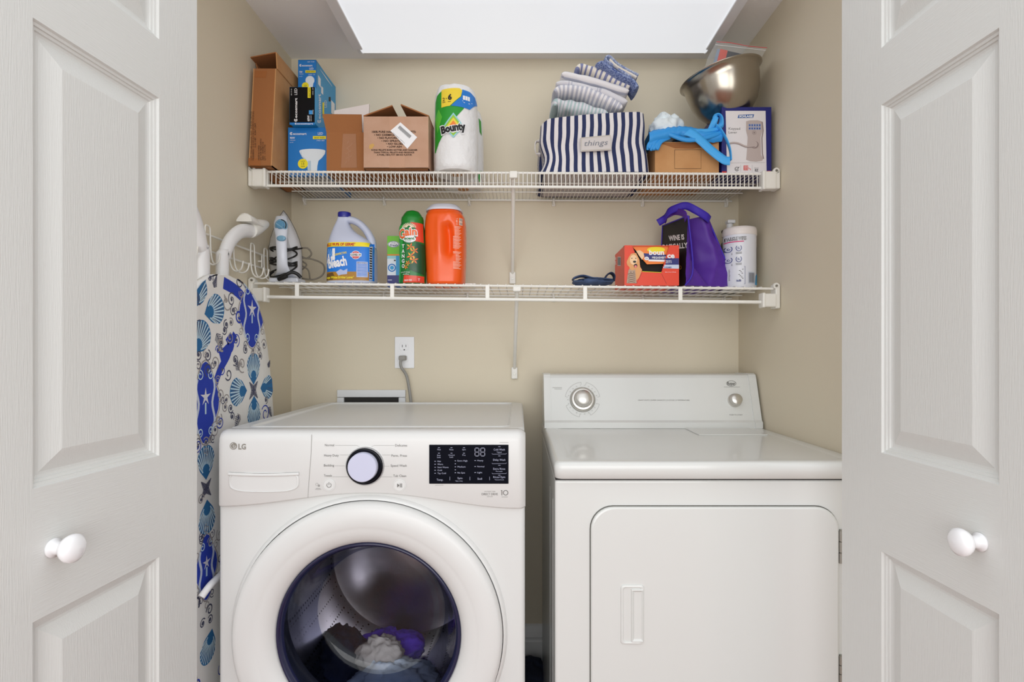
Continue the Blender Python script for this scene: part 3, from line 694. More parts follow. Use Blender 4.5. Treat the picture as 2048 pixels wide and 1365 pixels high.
def leafy(y, z, L, a, mt=M_ink, n=9):
    for k in range(n):
        t = k / n; py_, pz_ = y + L * t * math.cos(a), z + L * t * math.sin(a)
        for s_ in (-1, 0, 1):
            q = L * .34 * (1.05 - t)
            if inside(Vector((xb, py_, pz_))): m.line(clip_poly([(py_, pz_), (py_ + q * math.cos(a + s_ * .9), pz_ + q * math.sin(a + s_ * .9))]), .0022, bm_, mt, .001)
def medallion(y, z, hw_, hh):
    pts = [(y + hw_ * .95 * math.cos(t) * (1 + .16 * math.cos(4 * t)), z + hh * math.sin(t) * (1 + .08 * math.cos(4 * t))) for t in [2 * PI * k / 28 for k in range(28)]]
    m.poly(clip_poly(pts), bm_, M_nav, .0007)
    st = []
    for k in range(10):
        a = PI / 2 + k * PI / 5; q = hw_ * (.42 if k % 2 == 0 else .13); st.append((y + q * math.cos(a), z + hh * .15 + q * math.sin(a)))
    m.poly(clip_poly(st), bm_, mat('starfish print', (214, 214, 222), .85), .0013)
    m.line([(y, z + hh * .0), (y, z - hh * .3)], .006, bm_, M_shl, .0013)
    for s_ in (-1, 1):
        m.line(clip_poly([(y + s_ * hw_ * (.62 + .1 * math.sin(q * .9)), z + hh * (.62 - q * .125)) for q in range(12)]), .008, bm_, mat('seahorse print', (196, 206, 224), .85), .0014)
        swirl(y + s_ * hw_ * .42, z + hh * .72, hw_ * .24, PI / 2, 1.2, M_shl, s_); swirl(y + s_ * hw_ * .42, z - hh * .75, hw_ * .2, -PI / 2, 1.2, M_shl, -s_)
    m.line(clip_poly([(y + hw_ * 1.03 * math.cos(t) * (1 + .16 * math.cos(4 * t)), z + hh * 1.04 * math.sin(t) * (1 + .08 * math.cos(4 * t))) for t in [2 * PI * k / 28 for k in range(29)]]), .0035, bm_, M_beg, .0013)
    for k in range(12):
        t = 2 * PI * k / 12; swirl(y + hw_ * 1.22 * math.cos(t) * (1 + .16 * math.cos(4 * t)), z + hh * 1.18 * math.sin(t) * (1 + .08 * math.cos(4 * t)), .011, t, 1.3, M_beg if k % 2 else M_ink, 1 if k % 2 else -1, .0022)
def bandp(pts, wd): m.line(clip_poly(smooth2(pts)), wd, bm_, M_nav, .0006)
def smooth2(p): return [(v.x, v.y) for v in smooth_path([Vector((a, b, 0)) for a, b in p], 5)]
bandp([B(447, 566), B(470, 580), B(488, 600), B(494, 630)], .030)
bandp([B(440, 715), B(452, 704), B(462, 690), B(456, 672)], .030); bandp([B(430, 770), B(440, 740), B(455, 712), B(462, 690), B(470, 668)], .022)
medallion(*B(504, 628), .062, .085); medallion(*B(411, 806), .052, .088); 
for px, py, r, a in ((429, 620, .043, .3), (402, 676, .042, 1.0), (396, 583, .040, 1.2), (507, 738, .043, PI / 2), (477, 784, .043, PI), (534, 775, .040, 0), (508, 824, .043, -PI / 2), (412, 925, .040, PI / 2), (414, 1035, .040, -PI / 2), (417, 1295, .038, -PI / 2 - .4)):
    y, z = B(px, py); shell(y, z, r, a)
for k in range(4): y, z = B(507, 781); leafy(y, z, .035, PI / 4 + k * PI / 2)
for k in range(4): y, z = B(412, 978); leafy(y, z, .030, PI / 4 + k * PI / 2)
for px, py, L_, a in ((400, 610, .05, 2.2), (400, 640, .05, -2.0), (428, 575, .035, 1.2), (433, 668, .05, -1.0), (478, 740, .045, 2.2), (536, 735, .03, 1.0), (537, 815, .04, -1.0), (477, 830, .05, -2.0)):
    y, z = B(px, py); leafy(y, z, L_, a)
rs = random.Random(3)
for px, py, r, s_ in ((452, 650, 9, 1), (462, 645, 8, -1), (449, 661, 8, 1), (460, 675, 11, 1), (491, 700, 9, 1), (506, 702, 9, -1), (518, 700, 9, 1), (397, 710, 10, 1), (415, 712, 10, -1), (430, 726, 12, 1), (416, 740, 12, -1), (463, 600, 13, 1), (466, 622, 10, 1), (472, 680, 13, 1), (528, 690, 12, -1), (440, 790, 12, 1), (450, 815, 9, 1), (461, 817, 9, -1), (464, 833, 8, 1), (452, 800, 10, 1), (430, 860, 14, 1), (395, 893, 10, 1), (412, 885, 9, -1), (420, 878, 7, 1), (440, 845, 11, 1), (470, 720, 11, 1), (520, 712, 8, 1), (545, 700, 10, 1), (420, 555, 9, 1), (487, 566, 10, 1), (500, 576, 8, -1), (404, 1075, 9, 1), (420, 1085, 9, -1), (405, 1248, 8, 1), (420, 1240, 8, -1), (402, 1000, 9, 1), (532, 800, 8, 1), (489, 858, 9, 1), (444, 740, 11, 1), (436, 700, 8, -1)):
    y, z = B(px, py); swirl(y, z, r * 1.42 / F * 1.1, rs.random() * 6, 1.3, rs.choice([M_ink, M_ink, M_nav, M_beg]), s_)
    if inside(Vector((xb, y, z))): m.ell(y, z, .0045, .0045, bm_, M_ink, .0011, 8)
medallion(*B(413, 1135), .040, .07)
taken = [B(*p) for p in ((429, 620), (402, 676), (396, 583), (507, 738), (475, 785), (535, 775), (508, 826), (412, 925), (414, 1035), (504, 628), (504, 600), (504, 655), (411, 806), (411, 780), (411, 830), (413, 1135), (507, 781), (417, 1295), (412, 978))]
for k in range(260):
    y, z = rs.uniform(1.17, 1.66), rs.uniform(.35, 1.33)
    if min((y - p[0]) ** 2 + (z - p[1]) ** 2 for p in taken) < (.058 ** 2): continue
    taken.append((y, z)); r = rs.uniform(.013, .026); swirl(y, z, r, rs.random() * 6, rs.uniform(.8, 1.4), rs.choice([M_ink, M_beg, M_beg, M_nav]), rs.choice([-1, 1]), rs.choice([.0022, .0035, .005]))
    if rs.random() < .5 and inside(Vector((xb, y + .01, z))): leafy(y, z, r * 1.2, rs.random() * 6, rs.choice([M_ink, M_beg]), 6)
    if len(taken) > 95: break
m.build('cover', T)
M_tub = mat('white powder coated tube', (236, 236, 236), .3)
xl = xb - .034
m = MB(); m.tube([(xl, 1.315, .75), (xl, 1.315, 1.33), (xl, 1.305, 1.40), (xl, 1.27, 1.47), (xl, 1.20, 1.525), (xl, 1.12, 1.55)], .019, M_tub, 16, sub=6, flat=(.75, 1)); lg = m.build('leg', T)
xm = xb - .036
m = MB(); m.tube([(xm, 1.405, .75), (xm, 1.405, 1.34), (xm, 1.415, 1.395), (xm, 1.445, 1.440), (xm, 1.495, 1.474), (xm, 1.555, 1.489)], .019, M_tub, 16, sub=6, flat=(.75, 1)); m.build('leg', T)
m = MB(); e0 = Vector((xm, 1.552, 1.489))
m.loft([[e0 + Vector((a * s1, t_ * .1, .008 * t_ * 6 + b * s2 + o_)) for a, b in [(math.cos(q * PI / 8) , math.sin(q * PI / 8)) for q in range(16)]] for t_, s1, s2, o_ in ((0, .020, .021, 0), (.1, .0215, .0235, 0), (.45, .020, .0225, -.001), (.85, .015, .014, -.004), (1.0, .007, .007, -.005))], M_plas)
m.loft([[e0 + Vector((a * .0215, y_, .018 + max(b, 0) * hh)) for a, b in [(math.cos(q * PI / 8), math.sin(q * PI / 8)) for q in range(16)]] for y_, hh in ((-.036, .018), (-.033, .024), (.006, .023), (.035, .010))], M_plas)
m.build('foot_cap', T)
m = MB(); m.tube([bmap(392, 1195) + Vector((.012, 0, 0)), bmap(402, 1172) + Vector((.020, 0, 0)), bmap(420, 1155) + Vector((.020, 0, 0)), bmap(436, 1146) + Vector((.012, 0, 0)), bmap(450, 1140) + Vector((.006, 0, 0))], .008, M_tub, 10, sub=5); m.build('leg_tube', T)

# ---------------------------------------------------------------- hook rack on the left wall
T = thing('hook_rack', 'white wire hook rack fixed on the left wall behind the ironing board legs', 'hook rack', (XL, 1.55, 1.43))
xr = XL + .012
m = MB()
for z in (1.4465, 1.4055): m.tube([(xr, 1.26, z), (xr, 1.735, z)], .0028, M_wire, 8)
for y in (1.30, 1.50, 1.70): m.tube([(xr, y, 1.449), (xr, y, 1.403)], .0025, M_wire, 8); m.tube([(XL + .001, y, 1.4265), (xr, y, 1.4265)], .003, M_wire, 8)
m.build('rails', T)
for i, y in enumerate((1.30, 1.395, 1.51, 1.63, 1.715)):
    m = MB()
    for s_ in (-1, 1):
        m.tube([(xr + .004, y + .004 * s_, 1.468), (xr + .005, y + .011 * s_, 1.460), (xr + .006, y + .012 * s_, 1.41), (xr + .012, y + .012 * s_, 1.378), (xr + .026, y + .013 * s_, 1.366), (xr + .041, y + .016 * s_, 1.374), (xr + .046, y + .017 * s_, 1.394)], .0022, M_wire, 7, sub=4)
    m.tube([(xr + .004, y - .004, 1.468), (xr + .004, y + .004, 1.468)], .0022, M_wire, 7); m.build('hook', T)
# ================================================================= things on the upper shelf
M_kraft = mat('kraft cardboard', (200, 150, 100), .85, bump=.25, bscale=60, rgb2=(190, 138, 88), nscale=14)
M_kraftd = mat('kraft cardboard brown', (158, 102, 58), .85, bump=.25, bscale=60)
M_kraftl = mat('pale kraft cardboard', (196, 158, 134), .85, bump=.25, bscale=60, rgb2=(188, 148, 122), nscale=14)
M_tape = mat('packing tape', (160, 98, 52), .25); M_tapel = mat('clear packing tape', (190, 146, 116), .15)
M_prt = mat('dark brown print', (62, 40, 26), .8); M_white = mat('white print', (240, 240, 242), .5); M_black = mat('black print', (16, 15, 18), .5)
M_yel = mat('yellow print', (240, 222, 30), .5); M_blue = mat('carton blue', (18, 118, 196), .4); M_cyan = mat('carton light blue', (40, 156, 214), .4)
def carton(name, lab, cat, px0, px1, d, depth, pyt, m_, zb=None, side=None, group=None, pyb=None, lean=0):
    x0, x1 = X(px0, d), X(px1, d); zt = Z(pyt, d)
    if zb is None: zb = deckU((x0 + x1) / 2) + .0005
    return x0, x1, zb, zt
# ---- tall narrow carton leaning a little against the wall
d = 1.617; x0, x1, zb, zt = carton('', '', '', 497, 543.5, d, .29, 0, None); H = .303
zb += .001
T = thing('cardboard_box', 'tall narrow brown cardboard box with open flaps, leftmost on the upper shelf', 'cardboard box', ((x0 + x1) / 2, d + .14, zb))
sh = .030  # the top sits farther back
def tb(x, y, z): return Vector((x, y + sh * (z - zb) / H, z))
Dp = .265
m = MB(); t = .003
for a in (x0, x1 - t):
    m.loft([[tb(a, d, z), tb(a + t, d, z), tb(a + t, d + Dp, z), tb(a, d + Dp, z)] for z in (zb, zb + H)], M_kraft, smooth=False)
for y in (d, d + Dp - t):
    m.loft([[tb(x0 + t, y, z), tb(x1 - t, y, z), tb(x1 - t, y + t, z), tb(x0 + t, y + t, z)] for z in (zb, zb + H)], M_kraftd, smooth=False)
m.loft([[tb(x0, d, z), tb(x1, d, z), tb(x1, d + Dp, z), tb(x0, d + Dp, z)] for z in (zb, zb + t)], M_kraftd, smooth=False)
def ftb(a, b, h=0):
    z = Z(b, d)
    for _ in range(4): z = Z(b, d + sh * (z - zb) / H)
    dd_ = d + sh * (z - zb) / H; return Vector((X(a, dd_), dd_ - h, z))
m.poly([(510, 142), (534, 142), (532, 156), (509, 155)], ftb, M_tape); m.poly([(497, 316), (522, 318), (521, 332), (496.8, 331)], ftb, M_tape)
for k, (s_, L_) in enumerate((('G.W. : 9.22 LBS 4.18 KGS  N.W. : 8.38 LBS 3.80 KGS', 98), ('MEASURING : 31.0 CM (L) X 30.5 CM (W) X 7.8 CM (H)', 98), ('0.25 CBF   0.007 CBM', 48), ('MADE IN CHINA', 30), ('SPC FOR B#FDORTH', 43), ('ABN : 30783BCL5E', 37), ('QTY : 1 PC/CTN', 31))):
    x_ = 504 + k * 4.1 + (3 if k > 2 else 0); m.text(s_, x_, 321 - (26 if k == 2 else 0), 3, ftb, M_prt, w=L_, rot=PI / 2)
m.build('carton', T)
m = MB(); top = zb + H
a, b, c_, e = tb(x1, d + .002, top), tb(x1, d + Dp, top), tb(x1 + .004, d + Dp, top + .045), tb(x1 - .005, d + .002, top + .052)
m.slabq(a, b, c_, e, .003, M_kraft); m.build('flap', T)
m = MB(); m.slabq(tb(x0 - .012, d + .002, top + .035), tb(x1 - .004, d + .002, top + .051), tb(x1 - .004, d + Dp - .01, top + .044), tb(x0 - .010, d + Dp - .01, top + .03), .003, M_kraftd); m.build('flap', T)  # dark kraft colour stands in for the unlit underside of this flap
m = MB(); m.slabq(tb(x0 + .0005, d + .03, top - .002), tb(x0 + .0005, d + Dp, top - .002), tb(x0 - .008, d + Dp, top + .028), tb(x0 - .010, d + .03, top + .033), .003, M_kraftd); m.build('flap', T)
M_int = M_kraftd
# ---- light bulb cartons
def logo(m, x, y, s, mp, mt, w, rot=0):
    ca, sa = math.cos(rot), math.sin(rot); q = lambda u, v: (x + u * ca + v * sa, y - u * sa + v * ca)
    r = s * .62; c = q(r, -r * .9)
    m.arc(c[0], c[1], r * .85, .5 - rot, 5.6 - rot, r * .42, mp, mt, n=14); m.arc(c[0], c[1], r * .35, 0, 6.28, r * .25, mp, mt, n=8)
    p = q(r * 2.3, 0); m.text('ecosmart', p[0], p[1], s, mp, mt, w=w, rot=rot, bold=.02)
dF = 1.704; bx0, bx1, zb, zt = carton('', '', '', 576, 656, dF, .23, 255, None)
m = MB(); m.box(bx0, bx1, dF, 1.940, zb, zt, lambda i: M_blue, .0008); m.rect(bx0 + .004, dF + .01, bx1 - .004, 1.935, lambda a, b, h: Vector((a, b, zb - h * .3)), mat('carton grey board', (176, 174, 176), .8))
f = front_map(dF)
logo(m, 580, 270, 4.4, f, M_white, 27); m.text('LED', 636, 270, 5, f, M_white, w=10); m.text('90W', 580, 278, 3.6, f, M_white, w=10, bold=.02); m.text('replacement', 580, 281.5, 1.8, f, M_white, w=11); m.text('uses 15W', 580, 286, 1.6, f, M_white, w=7)
m.rect(626, 272.5, 652, 278.5, f, M_yel); m.text('BRIGHT WHITE', 629, 277.3, 3.2, f, M_black, w=20); m.text('2 PACK - BR30', 633, 282.5, 2.2, f, M_white, w=16)
M_bulb = mat('bulb picture white', (222, 230, 236), .5); M_bulb2 = mat('bulb picture grey', (180, 200, 214), .5)
ps = [(599, 304)] + [(625 + 26 * math.cos(t), 302 + 4 * math.sin(t)) for t in [PI + PI * k / 12 for k in range(13)]] + [(650, 308), (644, 316), (637, 322), (635, 332), (634, 346), (616, 346), (615, 332), (612, 322), (604, 314)]
m.poly(ps, f, M_bulb); m.poly([(616, 322), (622, 322), (622, 346), (616, 346)], f, M_bulb2, h=.0009); m.line([(602, 303), (603, 311), (612, 320), (616, 330)], 1, f, M_bulb2, h=.0009)
m.ell(606, 328, 10, 10, f, M_yel, h=.001); m.text('13', 606, 330.5, 5, f, M_black, w=5, al='c', h=.0014); m.text('LASTS', 606, 324, 2, f, M_black, w=8, al='c', h=.0014); m.text('YEARS', 606, 334.3, 2, f, M_black, w=8, al='c', h=.0014)
solo(m, 'light_bulb_box', 'wide blue floodlight bulb box standing on the upper shelf, under the black bulb box', 'box', 'light bulb boxes stacked on the upper shelf')
ztop = zt
dK = 1.677; kx0, kx1 = X(579, dK), X(630, dK); kz0, kz1 = ztop + .001, Z(174, dK)
m = MB(); m.box(kx0, kx1, dK, 1.757, kz0, kz1, M_cyan, .0006)
f = front_map(dK); m.rect(579.4, 174.4, 629.6, 245.3, f, mat('carton black', (10, 9, 13), .45, spec=.15), h=.0003); m.rect(579.4, 245.3, 629.6, 249.8, f, M_blue, h=.0003)
R90 = PI / 2
logo(m, 594.5, 243.5, 5, f, M_white, 40, R90); m.text('LED', 594.5, 190, 5.5, f, M_white, w=13, rot=R90); m.text('100 / 75 / 60', 584, 191, 1.8, f, M_white, w=13, rot=R90)
m.rect(615.5, 174.5, 621.5, 196, f, M_yel); m.text('BRIGHT WHITE', 620.4, 194, 3, f, M_black, w=17.5, rot=R90, h=.001); m.text('2 PACK - A19', 627, 190, 2, f, M_white, w=14, rot=R90)
m.text('60W', 619.5, 243, 4.6, f, M_white, w=12, rot=R90, bold=.02); m.text('replacement', 623, 243, 2, f, M_white, w=12, rot=R90); m.rect(618, 221, 625, 229, f, mat('energy mark blue', (60, 150, 220), .5)); m.text('DIMMABLE', 627, 229, 1.6, f, M_white, w=9, rot=R90)
logo(m, 590, 249.3, 3, f, M_white, 32)
def smap(xx):   # side face x = const seen from the middle of the room
    def q(a, b, h=0):
        dd_ = xx * F / (a - VX); return Vector((xx + h, dd_, Z(b, dd_)))
    return q
g = smap(kx1); logo(m, 641, 246, 5.5, g, M_white, 50, R90 + .0)

m.rect(644.5, 205, 648, 236, g, M_yel)
solo(m, 'light_bulb_box', 'black fronted bulb box with vertical white lettering, lying on the wide blue bulb box', 'box', 'light bulb boxes stacked on the upper shelf')
dA = 1.762; ax, ax2 = X(596, dA), X(632, dA); az1_ = Z(120, dA)
m = MB(); m.box(ax, ax2, dA, 1.941, ztop + .001, az1_, lambda i: M_blue, .0008)
g = smap(ax2); f = front_map(dA)
m.poly([(633, 123), (671, 174), (671, 262), (633, 255)], g, M_cyan, h=.0003)
logo(m, 599, 133, 3.6, f, M_white, 21); m.text('LED', 619, 139.5, 4, f, M_white, w=8); m.text('75W', 599, 146, 3.4, f, M_white, w=6, bold=.02); m.text('replacement', 599, 149, 1.6, f, M_white, w=8); m.text('uses 12W', 599, 154, 1.4, f, M_white, w=6)
m.text('1600 / 75 W', 615, 125, 2, f, M_white, w=14); m.rect(611, 141, 631.5, 146, f, M_yel); m.text('BRIGHT WHITE', 613, 145.2, 3, f, M_black, w=17, h=.001); m.text('2 PACK - A21', 617, 150.5, 2, f, M_white, w=13)
m.ell(620, 161, 9, 9, f, M_bulb); m.poly([(613, 166), (627, 166), (625, 180), (615, 180)], f, M_bulb, h=.0008); m.ell(611, 172, 7, 7, f, M_yel, h=.001); m.text('13', 611, 174, 4, f, M_black, w=4, al='c', h=.0014)
m.poly([(636, 150), (641, 158), (641, 176), (636, 168)], g, M_white); m.poly([(642, 172), (646, 176), (646, 190), (642, 186)], g, M_white); m.poly([(662, 200), (669, 208), (669, 232), (662, 226)], g, M_white, h=.0007)
for k in range(7): m.line([(640 + k * 2, 139 + k * 3), (652 + k * 2, 155 + k * 3)], .5, g, M_white)
m.text('ecosmart', 668, 232, 6, g, M_white, w=26, rot=R90); m.rect(657, 194, 661, 203, g, M_black); m.text('LED', 653, 215, 5, g, M_white, w=14, rot=R90)
m.rect(ax, dA, ax2, 1.94, lambda a, b, h: Vector((a, b + .0, az1_ + .0006)), M_blue)
solo(m, 'light_bulb_box', 'tall narrow blue bulb box behind the black bulb box, highest of the bulb boxes', 'box', 'light bulb boxes stacked on the upper shelf')
# ---- open brown box with its front flap up
d = 1.665; x0, x1, zb, zt = carton('', '', '', 653, 737, d, 0, 265, None)
T = thing('cardboard_box', 'plain brown cardboard box with front flap raised, between blue bulb boxes and printed carton', 'cardboard box', ((x0 + x1) / 2, d + .1, zb))
x1 = X(726, 1.63) - .004; ye = 1.86
m = MB(); m.box(x0, x1, d, d + .003, zb, zt, M_kraftd); m.box(x0, x0 + .003, d + .003, ye, zb + .003, zt, M_kraft); m.box(x1 - .003, x1, d + .003, ye, zb + .003, zt, M_kraft); m.box(x0 + .003, x1 - .003, ye - .003, ye, zb + .003, zt, M_kraftd); m.box(x0, x1, d + .003, ye, zb, zb + .003, M_kraftd)
bxL, bxR, bzb = x0, x1, zb
f = front_map(d); m.poly([(686, 268), (712, 268), (714, 336), (682, 336)], f, mat('clear tape on brown', (160, 105, 61), .2))
for k in range(9): m.line([(690 + (k * 7) % 13, 328 - 5 * k), (694 + (k * 5) % 12, 322 - 5 * k)], .4, f, M_tapel, h=.001)
m.build('carton', T)
m = MB(); p = [P(653, 265, d), P(724, 265, d)]; fl = [P(644.5, 228, d - .012), P(723, 229, d - .012)]; m.slabq(p[0], p[1], fl[1], fl[0], -.0035, M_kraftd); m.build('flap', T)
# ---- white flat box behind
m = MB(); zz0 = bzb + .0035
m.slabq(Vector((bxL + .004, 1.70, zz0)), Vector((bxR - .005, 1.70, zz0)), Vector((bxR - .003, 1.722, Z(208, 1.722))), Vector((bxL + .0045, 1.722, Z(221, 1.722))), -.008, mat('matt white board', (226, 216, 212), .6))
solo(m, 'white_board', 'thin off-white board standing in the plain open brown box', 'board')
# ---- printed pellet box
d = 1.63; x0, x1, zb, zt = carton('', '', '', 727, 857, d, 0, 233, None)
T = thing('cardboard_box', 'pale brown carton with black bulleted lettering and a white label, flaps half open', 'cardboard box', ((x0 + x1) / 2, d + .1, zb))
m = MB(); t = .003; Dp = .21
m.box(x0, x1, d, d + t, zb, zt, M_kraftl, .0008); m.box(x0, x1, d + Dp - t, d + Dp, zb, zt, M_kraftl); m.box(x0, x0 + t, d + t, d + Dp - t, zb, zt, M_kraftl); m.box(x1 - t, x1, d + t, d + Dp - t, zb, zt, M_kraftl); m.box(x0, x1, d, d + Dp, zb, zb + t, M_kraftd)
f = front_map(d)
m.rect(779, 233.5, 810, 262, f, M_tapel, h=.0003); m.rect(779, 306, 810, 336, f, M_tapel, h=.0003)
for s_, x, y, hh, wv in (('100% PURE HARDWOOD PELLETS:', 788, 266, 4, 88), ('• NO CHEMICALS', 772, 272, 3.7, 47), ('• NO FLAVORINGS', 780, 278, 3.7, 50), ('• NO SPRAYS', 782, 284, 3.7, 38), ('• NO GLUES', 789, 289.7, 3.7, 34), ('• LOW ASH', 789, 295.5, 3.7, 29), ('KONA PELLETS BURN HOTTER AND CLEANER', 789, 301.8, 3, 92), ('THAN TYPICAL PELLETS AND PRODUCE', 788, 306.8, 3, 81), ('A PURE, HEALTHY SMOKE FLAVOR', 789, 311.5, 3, 70)):
    m.text(s_, x, y, hh, f, M_prt, w=wv, al='c', bold=.03)
m.poly([(739, 290), (746, 287), (749, 291), (743, 299), (738, 297)], f, mat('yellow stain', (204, 162, 92), .8), h=.0004)
lab_ = [(801, 245), (834.5, 275), (815, 298), (781, 262)]; m.poly(lab_, f, M_white, h=.0012)
ang = math.atan2(30, 33.5)
u = Vector((math.cos(ang), math.sin(ang))); v = Vector((-u.y, u.x)); o = Vector((799.5, 251))
for k in range(30): a = o + u * (k * 1.05 + 1); b = a + v * (7 if k % 3 else 5.5); m.line([a, b], .35 + .35 * (k % 2), f, M_black, h=.0016)
m.text('X003TWRK4D  LP60923712', *(Vector((784.5, 266)) + u * 1), 1.8, f, M_gtxt2, w=32, rot=-ang, h=.0016)
m.build('carton', T)
m = MB(); fz = Z(212, d); m.slabq(Vector((x0, d + .001, zt)), Vector((x0, d + Dp, zt)), Vector((X(785, d), d + Dp, fz)), Vector((X(785, d), d + .001, fz)), -.0035, M_kraftd); m.build('flap', T)
m = MB(); m.slabq(Vector((x1, d + .001, zt)), Vector((x1, d + Dp, zt)), Vector((X(803, d), d + Dp, Z(210, d))), Vector((X(801, d), d + .001, Z(210, d))), .0035, M_kraftd); m.build('flap', T)
# ---- paper towel pack: two wrapped rolls, one behind the other
M_pt = mat('wrapped paper towel', (232, 232, 232), .35, bump=2.2, bscale=42); M_pgreen = mat('wrap green', (36, 152, 44), .3); M_pyel = mat('wrap yellow', (240, 212, 60), .3); M_pblue = mat('wrap blue', (28, 120, 206), .3)
T = thing('paper_towel_pack', 'wrapped pack of two white paper towel rolls standing on the upper shelf', 'paper towels', (-.193, 1.76, deckU(-.19)))
pc = Vector((-.193, 1.686, deckU(-.19) + .001)); R0 = .0672; Hh = Z(166, 1.64) - pc.z
def prof_r(z): 
    return interp([(0, .060), (.008, .0665), (.05, R0 + .001), (.15, R0), (Hh - .03, R0 - .003), (Hh - .008, R0 - .010), (Hh, R0 - .024)], z)[0]
m = MB(); zsx = [0, .004, .008, .02, .04, .07, .10, .13, .16, .19, .22, Hh - .03, Hh - .022, Hh - .014, Hh - .008, Hh - .003, Hh]
rings = []
for z in zsx:
    rr_ = prof_r(z); rings.append([pc + Vector((math.cos(a) * rr_ * (1 + .012 * noise.noise(Vector((math.cos(a) * 3, math.sin(a) * 3, z * 30)))), math.sin(a) * rr_, z + (.006 * noise.noise(Vector((math.cos(a) * 2, math.sin(a) * 2, 5))) if z > Hh - .02 else 0))) for a in [2 * PI * k / 56 for k in range(56)]])
m.loft(rings, M_pt)
m.lathe([(.022, 0), (.022, .006), (.016, .010), (.0, .006)], M_pt, pc + Vector((0, 0, Hh - .002)), 'z', 20)
def cyl(c, rf, dref):
    def q(a, b, h=0):
        x = X(a, dref); z = Z(b, dref); r = rf(z - c.z); dx = max(-.999, min(.999, (x - c.x) / r)); y = c.y - r * math.sqrt(1 - dx * dx)
        return Vector((c.x + dx * (r + h), y - h * math.sqrt(1 - dx * dx) - h * .3, z))
    return q
g = cyl(pc, prof_r, 1.62)
m.poly([(867.5, 195), (872, 184), (884, 177), (930, 178), (927, 216), (901, 249), (885, 270), (876, 284), (869, 300), (867, 300)], g, M_pgreen, h=.0008, cut=4)
m.poly([(868, 230), (876, 214), (884, 232), (874, 262)], g, mat('wrap light green', (88, 186, 60), .3), h=.0012, cut=4)
m.poly([(882.5, 176), (919, 175), (924, 180), (921, 192), (900, 212), (882.5, 213)], g, M_pyel, h=.0016, cut=4)
m.poly([(924, 177), (938, 178), (947, 184), (951, 196), (938, 215), (902, 212), (922, 192)], g, M_pblue, h=.0016, cut=3)
m.text('2', 885, 201, 7, g, M_black, w=4.8, h=.0021); m.text('=', 891.5, 198.5, 4, g, M_black, w=3, h=.0021); m.text('6', 896, 199.5, 10.5, g, M_black, w=8, bold=.05, h=.0021)
for x in (885, 896): m.rect(x, 203, x + 6, 204, g, M_black, h=.0021)
for k in range(3): m.rect(925 + k * 4.4, 189.5, 928.8 + k * 4.4, 198, g, M_white, h=.0021)
m.rect(924, 200, 942, 201, g, M_white, h=.0021); m.rect(926, 203, 938, 203.8, g, M_white, h=.0021)
for s_, mm in ((1.25, mat('pale aqua', (150, 206, 214), .3)), (1.05, mat('lime print', (150, 200, 50), .3)), (.78, M_pyel), (.5, mat('orange print', (240, 130, 40), .3))):
    m.poly([(907, 253 - 22 * s_ * .98), (907 + 16.5 * s_, 253), (907, 253 + 19 * s_), (907 - 16.5 * s_, 253)], g, mm, h=.002 + (1.3 - s_) * .001, cut=4)
m.text('Bounty', 883, 268.5, 16, g, M_white, w=50.5, rot=.18, bold=.10, h=.0034); m.text('Bounty', 884.3, 267.5, 14.2, g, M_black, w=47.5, rot=.18, bold=.055, h=.0040)
for z0, t_ in ((345, 1), (350, 2)): pass
m.lathe([(.019, 0), (.019, -.0004)], M_kraft, pc + Vector((0, 0, .0)), 'z', 24)
m.build('roll', T)
pc2 = Vector((-.186, 1.838, deckU(-.19) + .001)); m = MB()
m.loft([[pc2 + Vector((math.cos(a) * prof_r(z), math.sin(a) * prof_r(z), z)) for a in [2 * PI * k / 48 for k in range(48)]] for z in zsx], M_pt)
m.lathe([(.019, 0), (.019, -.0004)], M_kraft, pc2, 'z', 24)
g2 = cyl(pc2, prof_r, 1.80); m.poly([(957, 236), (961, 240), (962.5, 268), (959, 264)], g2, M_pgreen, h=.001, cut=3); m.poly([(957, 345), (962, 340), (961, 362), (956, 368)], g2, M_pgreen, h=.001, cut=3)
m.build('roll', T)
# ---- striped fabric bin
M_bn = mat('navy canvas', (38, 48, 88), .9, bump=.4, bscale=300); M_bw = mat('cream canvas', (224, 220, 220), .9, bump=.4, bscale=300)
d = 1.652; zb = deckU(.22) + .001
T = thing('fabric_bin', 'navy and white striped fabric bin with a small sewn name patch, towels piled in it', 'storage bin', (.225, 1.79, zb))
Bx0, Bx1, By0, By1 = X(1078, d) , X(1302, d), d, 1.925
def ztop_(x, y): return (Z(240, d) + (Z(221, d) - Z(240, d)) * (x - Bx0) / (Bx1 - Bx0)) + (.004 * math.sin((x - Bx0) * 11)) - .012 * max(0, (Bx0 + .03 - x) / .03)
def bin_ring(t_, ins=0, N=288):
    a = 1 - .035 * t_; pts = []
    x0_, x1_ = Bx0 + .006 * t_ + ins, Bx1 - .016 * t_ - ins; y0_, y1_ = By0 + .004 * math.sin(t_ * PI) + ins, By1 - ins; r = .03
    base = rr(x0_, x1_, y0_, y1_, 0, r, 8); base.append(base[0])
    L = [0]
    for p, q in zip(base, base[1:]): L.append(L[-1] + (q - p).length)
    for k in range(N):
        s_ = L[-1] * k / N; j = max(i for i in range(len(L)) if L[i] <= s_ + 1e-9); j = min(j, len(base) - 2)
        pts.append(base[j].lerp(base[j + 1], (s_ - L[j]) / max(L[j + 1] - L[j], 1e-9)))
    return pts
rings = []; NT = 14
